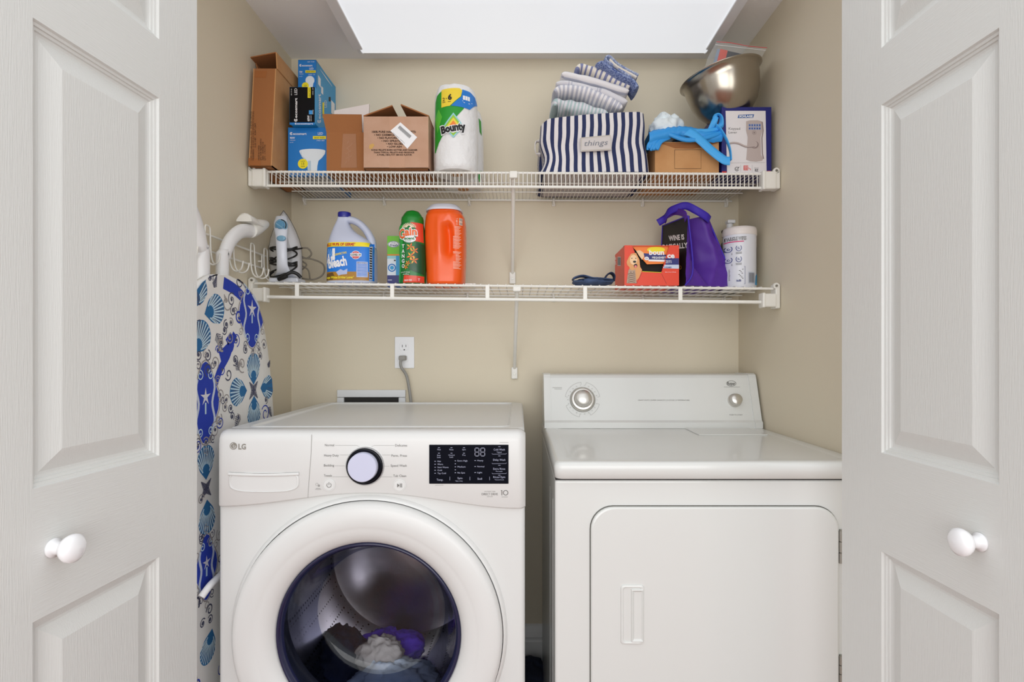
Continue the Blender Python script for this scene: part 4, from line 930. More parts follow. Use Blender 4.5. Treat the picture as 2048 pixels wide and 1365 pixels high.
for i in range(NT + 1):
    t_ = i / NT; ring = []
    for p in bin_ring(t_):
        z = zb + (ztop_(p.x, p.y) - zb) * t_
        sag = .010 * noise.noise(Vector((p.x * 9, p.y * 9, t_ * 3 + 4))) * math.sin(t_ * PI)
        lx = max(0, 1 - (p.x - Bx0) / .07); inb = .014 * lx * math.sin(min(1, t_ * 1.5) * PI) * (1 if p.y < d + .1 else .3)
        ring.append(Vector((p.x - sag * .5 + inb, p.y + sag + inb * .8, z)))
    rings.append(ring)
m = MB(); N = 288
m.loft(rings, lambda i: M_bn if ((i % N) // 3) % 2 == 0 else M_bw, True, True, False)
inner = [[Vector((p.x + (.225 - p.x) * .025, p.y + (1.79 - p.y) * .03, p.z)) for p in r] for r in rings]
m.loft([rings[-1], inner[-1]] + inner[-2::-1], lambda i: M_bn if ((i % N) // 3) % 2 == 0 else M_bw, True, False, False)
m.rect(Bx0 + .02, By0 + .012, Bx1 - .02, By1 - .01, lambda a, b, h: Vector((a, b, zb - .0006)), mat('grey bin base', (190, 184, 186), .9))
m.build('bin_body', T)
m = MB(); yq = d - .007
g = lambda a, b, h=0: Vector((X(a, d), yq - h, Z(b, d)))
m.slabq(g(1160, 278.5), g(1160.5, 306), g(1222, 303), g(1220, 273), .005, mat('patch linen', (206, 200, 198), .9))
g = lambda a, b, h=0: Vector((X(a, d), yq - h - .0052, Z(b, d)))
m.line([(1161.5, 279.7), (1162, 304.5), (1220.5, 301.5), (1218.8, 274.4), (1161.5, 279.7)], .8, g, mat('patch stitching', (180, 172, 150), .9))
m.text('things', 1166, 295.5, 10.5, g, mat('patch lettering grey', (126, 128, 138), .9), w=47, rot=.05, shear=.35)
m.build('name_patch', T)
m = MB(); m.tube([(Bx0 + .002, 1.70, Z(283, 1.70)), (Bx0 - .008, 1.70, Z(285, 1.70)), (Bx0 - .011, 1.70, Z(297, 1.70)), (Bx0 - .006, 1.71, Z(305, 1.70)), (Bx0 + .006, 1.71, Z(308, 1.70))], .012, M_bw, 8, sub=4, flat=(.14, 1), up=Vector((1, 0, .2))); m.build('handle', T)
# ---- folded towels piled in the bin
M_t = {k: mat(k, *v) for k, v in {'towel white': ((234, 232, 234), .95), 'towel grey white': ((218, 218, 224), .95), 'towel grey stripe': ((188, 190, 204), .95), 'towel teal stripe': ((176, 196, 198), .95), 'towel navy stripe': ((128, 134, 172), .95), 'towel cream': ((236, 230, 218), .95), 'towel blue': ((62, 84, 150), .95), 'towel blue pale': ((130, 152, 196), .95)}.items()}
M_t['towel blue'] = mat('woven blue towel', (50, 72, 140), .95, rgb2=(160, 176, 212), nscale=230); M_t['towel blue pale'] = mat('woven pale blue towel', (84, 112, 176), .95, rgb2=(206, 214, 228), nscale=230)
def towel(lab, pts, th, y0, y1, stripes, droop=0, seed=0, wob=.002, NN=70):
    """pts: px polyline of the fold line (left to right) seen from the front; th thickness in px (start, mid, end)"""
    dd_ = 1.72; c = [Vector((X(a, dd_), 0, Z(b, dd_))) for a, b in pts]; c = smooth_path(c, max(2, NN // (len(c) - 1))); n = len(c); rings = []
    L = [0]
    for p, q in zip(c, c[1:]): L.append(L[-1] + (q - p).length)
    K = 20
    for i, p in enumerate(c):
        u = i / (n - 1); t = (c[min(i + 1, n - 1)] - c[max(i - 1, 0)]).normalized(); nn = Vector((-t.z, 0, t.x))
        hh = interp([(0, th[0]), (.5, th[1]), (1, th[2])], u)[0] * dd_ / F / 2
        e = min(1, math.sqrt(max(0, 1 - (1 - min(L[i], hh) / hh) ** 2)) + .02, math.sqrt(max(0, 1 - (1 - min(L[-1] - L[i], hh) / hh) ** 2)) + .02)
        ring = []
        for k in range(K):
            a = 2 * PI * k / K; cs_, sn_ = math.cos(a), math.sin(a); w_ = math.copysign(abs(cs_) ** .45, cs_); v_ = math.copysign(abs(sn_) ** .8, sn_)
            q = p + nn * (hh * e * v_) + Vector((0, (y0 + y1) / 2 + (y1 - y0) / 2 * w_, 0)); q += nn * wob * noise.noise(Vector((q.x * 40, q.y * 30, q.z * 40 + seed))); ring.append(q)
        rings.append(ring)
    m = MB(); m.loft(rings, lambda i: stripes(L[min(i // K, n - 1)], (i % K)), True)
    return solo(m, 'folded_towel', lab, 'towel', 'folded towels piled in the striped bin')
def alt(a, b, per, fr=.5): return lambda s, k: M_t[a] if (s / per) % 1 < fr else M_t[b]
towel('pale teal striped crumpled towel, lowest in the pile on the striped bin', [(1108, 222), (1114, 214), (1140, 220), (1165, 226), (1190, 232), (1212, 238)], (20, 32, 22), 1.680, 1.86, alt('towel teal stripe', 'towel grey white', .011), seed=1, wob=.006)
towel('grey and white wide striped towel, second lowest in the pile on the bin', [(1106, 195), (1120, 188), (1150, 190), (1180, 198), (1210, 212), (1240, 228)], (16, 24, 22), 1.672, 1.87, alt('towel grey stripe', 'towel white', .014), seed=2, wob=.004)
towel('off-white plain towel with faint stripes, third up in the pile', [(1110, 179), (1125, 177), (1150, 180), (1180, 188), (1210, 197), (1250, 216)], (9, 15, 20), 1.676, 1.87, lambda s, k: M_t['towel grey stripe'] if (.035 < s < .05 and int(s * 500) % 2) or (.12 < s < .14 and int(s * 400) % 2) else M_t['towel grey white'], seed=3)
towel('white waffle weave towel, just under the navy striped one', [(1122, 160), (1130, 158), (1160, 164), (1190, 172), (1220, 181), (1254, 192)], (14, 20, 17), 1.684, 1.86, lambda s, k: M_t['towel grey stripe'] if k in (8, 12) else M_t['towel white'], seed=4)
towel('cream towel with navy stripes, on top of the white waffle towel', [(1152, 148), (1160, 140), (1185, 147), (1210, 158), (1235, 172), (1258, 182)], (11, 20, 14), 1.69, 1.85, alt('towel navy stripe', 'towel cream', .0165, .42), seed=5)
m = MB(); blp = lambda a, b, y: P(a, b, 1.72) + Vector((0, y, 0))
m.tube([blp(1190, 146, -.01), blp(1200, 142, -.01), (blp(1212, 150, -.01)), blp(1235, 166, -.01), blp(1258, 176, -.01), blp(1268, 190, -.01)], .020, M_t['towel blue'], 14, flat=(.45, 2.4), up=Vector((0, 0, 1)), sub=4)
m.tube([blp(1256, 170, -.02), blp(1240, 160, -.02), blp(1222, 146, -.02), blp(1209, 139, -.02), blp(1207, 131, -.02), blp(1215, 130, -.02), blp(1230, 144, -.02), blp(1250, 156, -.02), blp(1270, 166, -.02)], .011, M_t['towel blue pale'], 12, flat=(.42, 3.2), up=Vector((0, 0, 1)), sub=5)
m.tube([blp(1214, 137, -.045), blp(1228, 150, -.045), blp(1248, 161, -.045), blp(1266, 171, -.045)], .010, M_t['towel cream'], 12, flat=(.4, 1.2), up=Vector((0, 0, 1)), sub=5)
solo(m, 'folded_towel', 'blue towel folded in a loop with cream lining, topmost of the pile', 'towel', 'folded towels piled in the striped bin')

# ---- plain box with blue shopping bag laid over it
d = 1.668; x0, x1 = X(1310, d), X(1438, d); zb = deckU(.5) + .001; zt = Z(284, d)
x0 = max(x0, Bx1 + .008)
m = MB(); m.box(x0, x1, d, 1.90, zb, zt, M_kraft, .001); f = front_map(d)
m.line([(1349, 300), (1349, 337.5), (1402, 337.5), (1402, 299.5), (1349, 300)], .7, f, M_prt); m.poly([(1318, 286), (1436, 286), (1410, 294), (1385, 298), (1350, 297)], f, M_kraftd, h=.0004)
solo(m, 'cardboard_box', 'low brown cardboard box under the bright blue bag, right of the striped bin', 'cardboard box')
M_bag = mat('bright blue nylon', (44, 150, 226), .45, bump=.4, bscale=50); M_bag2 = mat('bright blue nylon strap', (64, 168, 238), .5)
T = thing('blue_bag', 'crumpled bright blue bag with dangling straps, lying on the low brown box', 'bag', ((x0 + x1) / 2, 1.75, zt))
m = MB(); rs = random.Random(4)
nx_, ny_ = 46, 14; rows = []
for i in range(nx_ + 1):
    u = i / nx_; px = 1297 + 146 * u; row = []
    for j in range(ny_ + 1):
        v = j / ny_; y = 1.650 + .19 * v
        base = 274 - 12 * math.sin(PI * min(1, u * 1.15)) - (u > .8) * 30 * (u - .8) / .2 * .2
        px_y = base + (7 * (1 - v * 6) if v < .16 else 0)
        z = Z(px_y, 1.66) + .009 * noise.noise(Vector((u * 9, v * 5, 2))) + .004 * noise.noise(Vector((u * 30, v * 12, 7)))
        if j < 4:
            y = (1.656, 1.648, 1.646, 1.652)[j]; z = Z(base + (16 - 12 * u * (1 - u), 10, 1, -5)[j], 1.66) + .004 * noise.noise(Vector((u * 22, j * .8, 7)))
        row.append(Vector((X(px, 1.66), y, max(z, zt + .0012 if (y > d and x0 < X(px, 1.66) < x1) else 0))))
    rows.append(row)
m.loft(rows + [[p + Vector((0, 0, .003)) for p in r] for r in rows[::-1]], M_bag, True, False, False, closed=False)
for k in range(12):
    px = 1296 + k * 1.6 + rs.random() * 2; m.tube([P(1318 + k * 2, 276, 1.66), P(px + 8, 280 + rs.random() * 5, 1.655), P(px, 290 + k % 4 * 3, 1.655), P(px - 1, 300 - k % 3 * 3, 1.66)], .0045, M_bag, 6, sub=4, flat=(1, .6))
m.build('bag_body', T)
m = MB(); bb = lambda a, b, dd_: P(a, b, dd_)
m.tube([bb(1362, 262, 1.652), bb(1382, 266, 1.645), bb(1400, 280, 1.640), (bb(1424, 302, 1.635)), bb(1448, 320, 1.63), bb(1460, 322, 1.628)], .012, M_bag2, 8, sub=5, flat=(1.15, .10), up=Vector((.55, 0, .83)))
m.tube([bb(1462, 321, 1.630), bb(1460, 300, 1.634), bb(1452, 278, 1.640), bb(1440, 258, 1.645), bb(1432, 252, 1.65)], .008, M_bag2, 8, sub=5, flat=(.15, 1), up=Vector((1, 0, 0)))
m.tube([bb(1420, 262, 1.66), bb(1428, 245, 1.655), bb(1434, 230, 1.652), bb(1442, 234, 1.65), bb(1441, 252, 1.655), bb(1430, 262, 1.66)], .009, M_bag2, 8, sub=5, flat=(.2, 1.1), up=Vector((.4, 0, 1)))
m.build('strap', T)
m = MB(); m.tube([bb(1340, 264, 1.655), bb(1375, 262, 1.650), bb(1410, 262, 1.65), bb(1438, 258, 1.655)], .007, M_bag2, 8, sub=5, flat=(.9, .5)); m.tube([bb(1338, 268, 1.65), bb(1372, 280, 1.645), bb(1410, 276, 1.645), bb(1446, 264, 1.65)], .008, M_bag, 8, sub=5, flat=(.9, .5)); m.build('strap', T)
m = MB(); m.blob((X(1330, 1.71), 1.71, Z(257, 1.71)), (.046, .05, .042), mat('white terry cloth', (226, 236, 240), .95, bump=.7, bscale=180), .55, 17, 60, 2, .75); m.blob((X(1324, 1.71), 1.71, Z(244, 1.71)), (.020, .03, .026), mat('white terry cloth', (226, 236, 240), .95), .3, 22, 30, 4, .5)
solo(m, 'white_cloth', 'small crumpled white cloth sticking out between striped bin and blue bag', 'cloth')

# ---- keypad lock box
d = 1.662; x0, x1 = X(1443.5, d), min(X(1543, d), XR - .010); zb = deckU(.7) + .001; zt = Z(214, d)
M_nv = mat('carton navy', (24, 30, 112), .35); M_lt = mat('carton off white', (226, 222, 224), .4); M_red = mat('carton red', (214, 48, 36), .4); M_mtl = mat('lock picture metal', (186, 172, 168), .4); M_mtd = mat('lock picture shade', (140, 124, 122), .4); M_kb = mat('keypad picture blue', (120, 150, 206), .4)
m = MB(); m.box(x0, x1, d, 1.83, zb, zt, M_nv, .001); f = front_map(d)
m.poly([(1451, 222), (1531, 222), (1533, 346), (1454, 348)], f, M_lt); m.rect(1444, 343, 1453, 350, f, M_red); m.rect(1534, 342, 1541, 349, f, M_red)
m.poly([(1477, 230), (1508, 229), (1506, 236), (1475, 236.5)], f, mat('brand blue', (40, 92, 160), .4), h=.001); m.text('SCHLAGE', 1491.5, 235, 4, f, M_white, w=27, al='c', bold=.04, h=.0014)
m.text('Keypad', 1457, 260, 5, f, M_gtxt2, w=23, h=.001); m.text('Lever', 1457, 267.5, 5, f, M_gtxt2, w=17, h=.001)
m.poly([(1492, 243), (1500, 241), (1515, 241), (1523, 243), (1524.5, 262), (1521, 275), (1522, 310), (1526, 318), (1524, 322), (1512, 324), (1500, 323), (1492, 320), (1493, 310), (1495, 275), (1492, 262)], f, M_mtl, h=.001); m.line([(1524, 244), (1526, 262), (1523.5, 276), (1524.5, 308), (1527, 318)], 2, f, M_mtd, h=.0012)
for r_ in range(2):
    for c_ in range(5): m.ell(1499 + c_ * 5, 251 + r_ * 6.5, 2.2, 2.8, f, M_kb, h=.0014, n=10); m.ell(1499 + c_ * 5, 251 + r_ * 6.5, 1, 1.5, f, M_nv, h=.0016, n=6)
m.arc(1508, 266, 3.6, 0, 6.28, .6, f, M_mtd, h=.0014); m.ell(1508, 266, 1.6, 1.6, f, M_mtd, h=.0014, n=8)
m.ell(1509, 290, 8, 7.5, f, M_mtd, h=.0013); m.ell(1507.5, 289, 7, 6.8, f, M_mtl, h=.0015)
m.line(smooth2([(1455, 289), (1464, 286), (1476, 287), (1490, 293), (1500, 293), (1508, 291)]), 3, f, M_mtl, h=.0018); m.line(smooth2([(1455, 290.6), (1464, 287.6), (1476, 288.8), (1490, 294.8), (1502, 295), (1509, 294)]), 1, f, M_mtd, h=.002)
m.arc(1473.5, 338.5, 3.8, .3, 5.8, 1, f, M_black, h=.001); m.line([(1471, 338), (1473.5, 340.5), (1478, 334)], 1.1, f, M_black, h=.0012)
m.rect(1487, 331.5, 1496, 341, f, M_red, h=.001)
for r_ in range(3):
    for c_ in range(3): m.rect(1488.4 + c_ * 2.6, 332.8 + r_ * 2.7, 1490 + c_ * 2.6, 334.4 + r_ * 2.7, f, M_lt, h=.0013)
m.line([(1496, 336), (1500, 338), (1501, 341)], 1, f, M_red, h=.001); m.text('EZ', 1509.5, 343, 4.2, f, M_black, w=7, h=.001, bold=.03); m.text('made easy', 1508, 337, 1.6, f, M_black, w=9, h=.001)
for x in (1481, 1504): m.line([(x, 330), (x, 344)], .4, f, M_gtxt, h=.001)
m.line([(1456, 326.5), (1530, 325.5)], .4, f, M_gtxt, h=.001)
solo(m, 'lock_box', 'navy and white keypad door lock box standing by the right wall on the upper shelf', 'box')
lockz = zt
# ---- steel bowl tilted on the lock box, zip bag in it
M_steel = mat('worn stainless steel', (176, 168, 156), .24, metal=1, bump=.15, bscale=12)
bc = Vector((X(1446, 1.70), 1.725, Z(146, 1.70)))
Mx = Matrix.Rotation(math.radians(13.5), 3, 'Y').inverted()
Rb = .118
prof = [(.001, -.140), (.035, -.1395), (.048, -.136), (.070, -.122), (.090, -.098), (.104, -.066), (.111, -.030), (.1135, -.006), (.121, -.003), (.1245, -.0005), (.1245, .0015), (.121, .003), (.1125, -.002), (.109, -.030), (.102, -.065), (.088, -.096), (.068, -.119), (.047, -.133), (.001, -.136)]
m = MB(); m.lathe(prof, M_steel, bc, 'z', 72, M=Mx, cap0=True, cap1=True)
bowl = solo(m, 'mixing_bowl', 'stainless steel mixing bowl tilted on top of the lock box, near the right wall', 'bowl')
def zmat():
    mm = bpy.data.materials.new('clear zip bag'); mm.use_nodes = True; nt = mm.node_tree; nt.nodes.clear()
    o = nt.nodes.new('ShaderNodeOutputMaterial'); a = nt.nodes.new('ShaderNodeBsdfTransparent'); b = nt.nodes.new('ShaderNodeBsdfPrincipled'); x = nt.nodes.new('ShaderNodeMixShader')
    b.inputs['Base Color'].default_value = (.75, .77, .78, 1); b.inputs['Roughness'].default_value = .15; x.inputs[0].default_value = .16
    nt.links.new(a.outputs[0], x.inputs[1]); nt.links.new(b.outputs[0], x.inputs[2]); nt.links.new(x.outputs[0], o.inputs[0]); return mm
Mz = zmat(); dz = 1.70
T = thing('zip_bag', 'clear zip bag with a red seal holding a dark booklet, standing in the steel bowl', 'plastic bag', (X(1465, dz), dz, Z(150, dz)))
zp = lambda a, b, h=0: Vector((X(a, dz), dz - h + .0004 * (b - 80), Z(b, dz)))
m = MB(); pts = [(1434, 81.5), (1485, 88), (1536, 94), (1520, 122), (1512, 150), (1412, 138), (1418, 112)]
m.poly(pts, zp, Mz, .002); m.poly(pts, zp, Mz, -.006); m.build('pouch', T)
m = MB(); m.line([(1433, 84), (1460, 85.5), (1500, 92), (1535, 94.5)], 1.1, zp, mat('zip red', (214, 60, 70), .4), h=.0026); m.line([(1431, 89), (1533, 99)], .7, zp, M_white, h=.0026); m.build('zip_seal', T)
m = MB(); A_ = [zp(1442, 96, 0), zp(1515, 110, 0), zp(1503, 150, 0), zp(1432, 138, 0)]; m.slabq(*A_, .003, mat('booklet navy', (18, 24, 44), .4)); m.poly([(1442, 96), (1457, 99), (1449, 140), (1433, 137)], zp, mat('booklet red', (224, 72, 50), .4), h=.0016); m.poly([(1436, 96), (1442, 96), (1433, 137), (1426, 136)], zp, mat('booklet grey blue', (140, 158, 184), .4), h=.0012)
m.arc(1476, 116, 3, 2.6, 6.4, 1.2, zp, mat('booklet red', (224, 72, 50), .4), h=.0018); m.build('booklet', T)

# ================================================================= things on the lower shelf
def zl(x): return deckL(x) + .0008
# ---- iron
M_irw = mat('iron white plastic', (216, 220, 230), .25); M_irb = mat('iron pale blue', (120, 164, 190), .25); M_irh = mat('iron grey shell', (214, 214, 216), .35); M_sole = mat('iron sole plate', (60, 60, 66), .3, metal=.7); M_cord = mat('black cord', (14, 14, 15), .5)
di = 1.70; ic = X(568, di); zb = zl(ic)
T = thing('iron', 'white and pale blue steam iron standing on its heel, black cord wound round it', 'iron', (ic, di, zb))
def ip(a, b, y):
    p = P(a, b, y) if y else P(a, b, 1.70); p.z = max(p.z, zb + .0003); return p
dzv = 0
outl = [(567, 421), (575, 431), (584, 446), (592, 462), (599, 480), (603, 495), (605, 520), (605, 545), (604, 559), (543, 559), (540, 545), (537.5, 520), (537, 495), (541, 475), (549, 452), (558, 434)]
def oc(s, y, dy=0): 
    cx, cy = 571, 560; o = []
    for a, b in outl:
        p = ip(cx + (a - cx) * s, cy + (b - cy) * (s if dy == 0 else dy), y); p.z += dzv + .0004; o.append(p)
    return o
m = MB(); m.loft([oc(1, 1.752), oc(1, 1.748)], M_sole, smooth=False); m.build('sole_plate', T)
m = MB(); m.loft([oc(.985, 1.748, .99), oc(.975, 1.738, .985), oc(.90, 1.722, .955), oc(.78, 1.708, .90), oc(.60, 1.698, .80), oc(.40, 1.692, .72)], M_irh, smooth=True); m.build('shell', T)
m = MB()
hp = [((563, 434), 1.712, 11), ((562, 446), 1.690, 14), ((562, 458), 1.674, 14), ((562.5, 472), 1.662, 11.5), ((563, 490), 1.654, 10.5), ((564, 510), 1.653, 10), ((564.5, 530), 1.658, 10.5), ((567, 545), 1.668, 14), ((569, 554), 1.690, 22), ((570, 558), 1.72, 24)]
rings = []
for (a, b), y, hwp in hp:
    c = ip(a, b, y); c.z += dzv; hw_ = hwp * di / F; rings.append([c + Vector((hw_ * math.cos(t), -.0 + .012 * math.sin(t) * (1 if b < 545 else .6), .006 * math.sin(t) * 0)) for t in [2 * PI * k / 16 for k in range(16)]])
m.loft(rings, M_irw, True); 
m.box(*sorted((ip(545, 0, 0).x, ip(603, 0, 0).x)), 1.672, 1.735, zb, zb + .014, M_irw, .004)
m.build('handle', T)
m = MB(); c = ip(562, 451, 1.666); m.lathe([(.0185, .004), (.0185, -.001), (.016, -.003)], M_irb, c, 'y', 32); m.lathe([(.0125, -.003), (.012, -.008), (.010, -.009)], mat('iron dial blue', (90, 142, 176), .2), c, 'y', 24)
g = lambda a, b, h=0: Vector((c.x + a, c.y - h, c.z + b)); m.arc(0, 0, .0165, -.6, 1.5, .003, g, M_black, h=.0034); m.poly([(-.010, .006), (.011, -.009), (.008, -.011), (-.012, .003)], g, M_irb, h=.0102)
m.build('dial', T)
m = MB(); c = ip(562.5, 477, 1.6445); m.loft([[c + Vector((s * .0135 * math.cos(t), y_, s * .0085 * math.sin(t))) for t in [2 * PI * k / 24 for k in range(24)]] for s, y_ in ((1, .002), (1, -.001), (.85, -.003), (.3, -.002))], M_irb); m.build('steam_button', T)
m = MB(); rs = random.Random(12)
for k in range(8):
    zc_ = 496 + k * 6.5; t1, t2 = rs.uniform(-15, 15), rs.uniform(-9, 9); pts = []
    for q in range(18):
        a = 2 * PI * q / 18; xx = 567 + 27 * math.cos(a); yy_ = zc_ + t1 * math.cos(a) + t2 * math.sin(a)
        p = ip(xx, yy_, 1.700 - .034 * math.sin(a) if math.sin(a) > 0 else 1.706); pts.append(p + Vector((0, 0, dzv)))
    m.tube(pts, .0026, M_cord, 7, closed=True, sub=2)
m.tube([ip(604, 497, 1.70), ip(585, 500, 1.662), ip(572, 503, 1.655)], .0026, M_cord, 7, sub=4)
m.tube([ip(561, 556, 1.655), ip(572, 550, 1.648), ip(583, 545, 1.65), ip(594, 548, 1.655), ip(602, 556, 1.66)], .0052, M_cord, 8, sub=4)
m.tube([ip(557, 559, 1.655), ip(566, 556, 1.65), ip(574, 552, 1.65)], .0062, M_cord, 8)
m.build('wound_cord', T)
m = MB(); Mg2 = mat('grey brown cord', (124, 116, 102), .5)
m = MB(); m.tube([(ip(600, 497, 1.76)), ip(615, 497, 1.77), ip(623, 508, 1.775), ip(614, 517, 1.775), ip(604, 514, 1.765)], .0027, Mg2, 7, sub=6); m.build('trailing_cord', T)
m = MB(); m.tube([ip(602, 516, 1.765), ip(625, 519, 1.78), ip(645, 528, 1.785), ip(649, 541, 1.785), ip(642, 553, 1.78), ip(625, 559.5, 1.775), ip(603, 557, 1.77)], .0027, Mg2, 7, sub=6); m.build('trailing_cord', T)
m = MB(); m.tube([ip(603, 522, 1.765), ip(613, 530, 1.775), ip(604, 540, 1.77)], .0024, Mg2, 7, sub=6); m.build('trailing_cord', T)
m = MB(); m.tube([ip(600, 530, 1.765), ip(616, 540, 1.775), ip(620, 558, 1.77)], .0024, Mg2, 7, sub=6); m.build('trailing_cord', T)
m = MB(); m.tube([ip(545, 480, 1.765), ip(533, 510, 1.775), ip(533, 535, 1.775), ip(540, 556, 1.77)], .0024, Mg2, 7, sub=6); m.build('trailing_cord', T)
# ---- bottles: section table (z_px, left_px, right_px, depth half) lofted, plus a front map that follows the surface
def bottle(tab, dc, n_exp, mt, N=48, dref=None):
    """tab rows: (py, pxl, pxr, half_depth, y_centre)"""
    dref = dref or dc; rows = []
    for py, a, b, hd in tab:
        xa, xb_ = X(a, dref), X(b, dref); rows.append((Z(py, dref), (xa + xb_) / 2, (xb_ - xa) / 2, hd))
    rows.sort()
    m = MB(); rings = [ser(cx, dc, hw_, hd, z, n_exp, N) for z, cx, hw_, hd in rows]
    m.loft(rings, mt, True)
    def q(a, b, h=0):
        x = X(a, dref); z = Z(b, dref); cx, hw_, hd = interp(rows, z); u = max(-.995, min(.995, (x - cx) / hw_))
        y = dc - hd * (1 - abs(u) ** n_exp) ** (1 / n_exp)
        nn = Vector((math.copysign(abs(u) ** (n_exp - 1), u) / hw_, -((1 - abs(u) ** n_exp) ** ((n_exp - 1) / n_exp)) / hd, 0)).normalized()
        return Vector((x, y, z)) + nn * (h + .0004)
    return m, q, rows
def fit(tab, dref, xpx):   # shift rows so the base meets the shelf
    zb_ = zl(X(xpx, dref)); pyb = VY - (zb_ - CZ) * F / dref; d0 = max(r[0] for r in tab); return [(r[0] + (pyb - d0) * (1 if r[0] == d0 else 1),) + tuple(r[1:]) for r in tab], pyb - d0
M_bl = mat('bleach bottle white', (196, 202, 222), .28)
dc = 1.72; dr = 1.68
tab = [(562, 652, 742, .050), (559, 650, 745, .053), (545, 650, 745, .053), (500, 650, 745, .053), (488, 651, 744, .052), (478, 652, 738, .050), (468, 654, 725, .044), (458, 657, 708, .036), (448, 660, 697, .028), (438, 664, 691, .021), (430, 667, 690, .017), (426, 668, 692, .016), (423, 669, 692, .016)]
tab, sft = fit(tab, dr, 697)
T = thing('bleach_bottle', 'white handled bleach jug with blue cap and blue and yellow label', 'bleach bottle', (X(697, dr), dc, zl(X(697, dr))))
m, q, _ = bottle(tab, dc, 3.6, M_bl, dref=dr)
hb = lambda a, b: Vector((X(a, dr), dc, Z(b + sft, dr)))
m.tube([hb(684, 429), hb(697, 430), hb(710, 436), hb(722, 447), hb(731, 460), hb(737, 474), hb(738, 488)], [.013, .0125, .0125, .0125, .013, .0135, .014], M_bl, 14, sub=5, flat=(.9, 1.2))
m.build('jug', T)
Q = lambda a, b, h=0: q(a, b + sft, h)
m = MB(); M_ly, M_lb2, M_lor = mat('label yellow', (246, 224, 40), .35), mat('label blue', (20, 122, 220), .35), mat('label ochre', (172, 122, 30), .35)
m.rect(650.3, 481, 744.7, 557, Q, M_lb2, h=.0004, cut=3); m.rect(650.3, 481, 738, 490, Q, M_ly, h=.0009, cut=3)
m.text('KILLS 99.9% OF GERMS*', 651.5, 488.3, 5.4, Q, mat('label red', (196, 50, 30), .4), w=62, bold=.04, h=.0014)
m.rect(650.5, 540, 738, 557, Q, M_lor, h=.0009, cut=3); m.text('Keeps Whites Brighter Longer*', 652, 553.5, 4.6, Q, M_ly, w=59, bold=.03, h=.0016)
for k in range(18):
    a = 2 * PI * k / 18; m.line([(661 + 5 * math.cos(a), 513 + 6 * math.sin(a)), (661 + 13 * math.cos(a), 513 + 19 * math.sin(a))], 1, Q, mat('label pale blue', (150, 200, 240), .35), h=.0009)
m.text('A', 655, 522, 17, Q, M_white, w=9, bold=.03, h=.0016); m.text('-', 664, 516, 14, Q, M_white, w=4, h=.0016, bold=.05); m.text('1', 667.5, 515, 20, Q, M_white, w=5.5, bold=.06, h=.0016); m.text('bleach', 660, 533, 18, Q, M_white, w=38, rot=.17, bold=.04, h=.0016); m.text('DISINFECTING', 673, 508.5, 4, Q, M_ly, w=24, rot=.2, h=.0016, bold=.02)
m.ell(714, 507, 9, 8.5, Q, M_white, h=.0009, n=24, cut=3); m.ell(714, 507, 8, 7.6, Q, M_red, h=.0013, n=24, cut=3); m.rect(703.5, 503.5, 725, 510, Q, M_white, h=.0017, cut=3); m.text('COVID-19', 714, 508.7, 3.8, Q, M_black, w=19, al='c', h=.0022, bold=.03); m.text('KILLS', 714, 502.5, 2, Q, M_white, w=7, al='c', h=.0020); m.text('VIRUS', 714, 514, 2, Q, M_white, w=7, al='c', h=.0020)
m.rect(715.5, 520, 736, 551, Q, mat('label lilac', (178, 190, 226), .4), h=.0013, cut=3)
for k in range(10): m.rect(717, 525 + k * 2.5, 734.5, 526 + k * 2.5, Q, mat('label blue', (20, 122, 220), .35), h=.0018, cut=3)
m.text('KEEP OUT OF REACH', 717, 523.5, 2, Q, M_black, w=17, h=.0018)
m.poly([(675, 541), (684, 535), (690, 538), (698, 534), (697, 545), (686, 546), (680, 548)], Q, mat('label lilac', (178, 190, 226), .4), h=.0012, cut=3); m.poly([(652, 556), (654, 544), (668, 541), (672, 549), (668, 556)], Q, mat('label brown', (104, 74, 34), .4), h=.0011, cut=3)
m.rect(738.6, 489, 742.5, 556, Q, mat('label white panel', (190, 196, 210), .4), h=.0010, cut=2)
for k in range(13): m.rect(739, 491 + k * 5, 742, 494 + k * 5, Q, M_black, h=.0014)
m.build('label', T)
m = MB(); cc = hb(680.5, 424); m.lathe([(.0195, -.002), (.0200, .0), (.0198, .012), (.0190, .0145), (.0005, .0148)], mat('cap blue', (30, 34, 140), .3), cc, 'z', 36); m.build('cap', T)

# ---- small dryer sheet carton behind the green bottle
d = 1.76; x0, x1 = X(774.5, d), X(806, d); zb = zl(x0); zt = Z(472, d)
m = MB(); m.box(x0, x1, d, d + .045, zb, zt, M_blue, .0006); f = front_map(d); sf = VY - (zb - CZ) * F / d - 562
M_lg = mat('carton lime', (112, 196, 36), .4)
m.rect(774.6, 472.3, 806, 512, f, M_lg); m.rect(774.6, 509, 806, 511.5, f, mat('orange print', (240, 130, 40), .3), h=.001); m.rect(774.6, 512, 806, 518, f, mat('pale aqua', (150, 206, 214), .3)); m.rect(774.6, 518, 792, 551, f, mat('washer picture', (226, 232, 240), .4)); m.rect(792, 512, 806, 551, f, M_cyan); m.arc(784, 536, 7, 0, 6.28, 2.4, f, M_blue, h=.001); m.ell(784, 536, 4, 4, f, M_cyan, h=.001); m.rect(788, 520, 791.5, 522.5, f, M_black, h=.001)
m.ell(787, 489, 11.5, 6.5, f, M_white, h=.001); m.arc(787, 489, 10.5, 0, 6.28, .8, f, M_nv, h=.0013, ry=6); m.text('True', 787, 487.5, 3, f, M_nv, w=8, al='c', h=.0014); m.text('Fresh', 787.5, 493, 4.4, f, M_nv, w=15, al='c', h=.0014, shear=.2, bold=.02); m.rect(774.6, 551, 806, 563 + sf - 1, f, M_nv); m.rect(776, 560, 784, 561, f, M_white, h=.001)
solo(m, 'cleaner_box', 'slim green, white and blue washer cleaner box left of the green bottle', 'box')
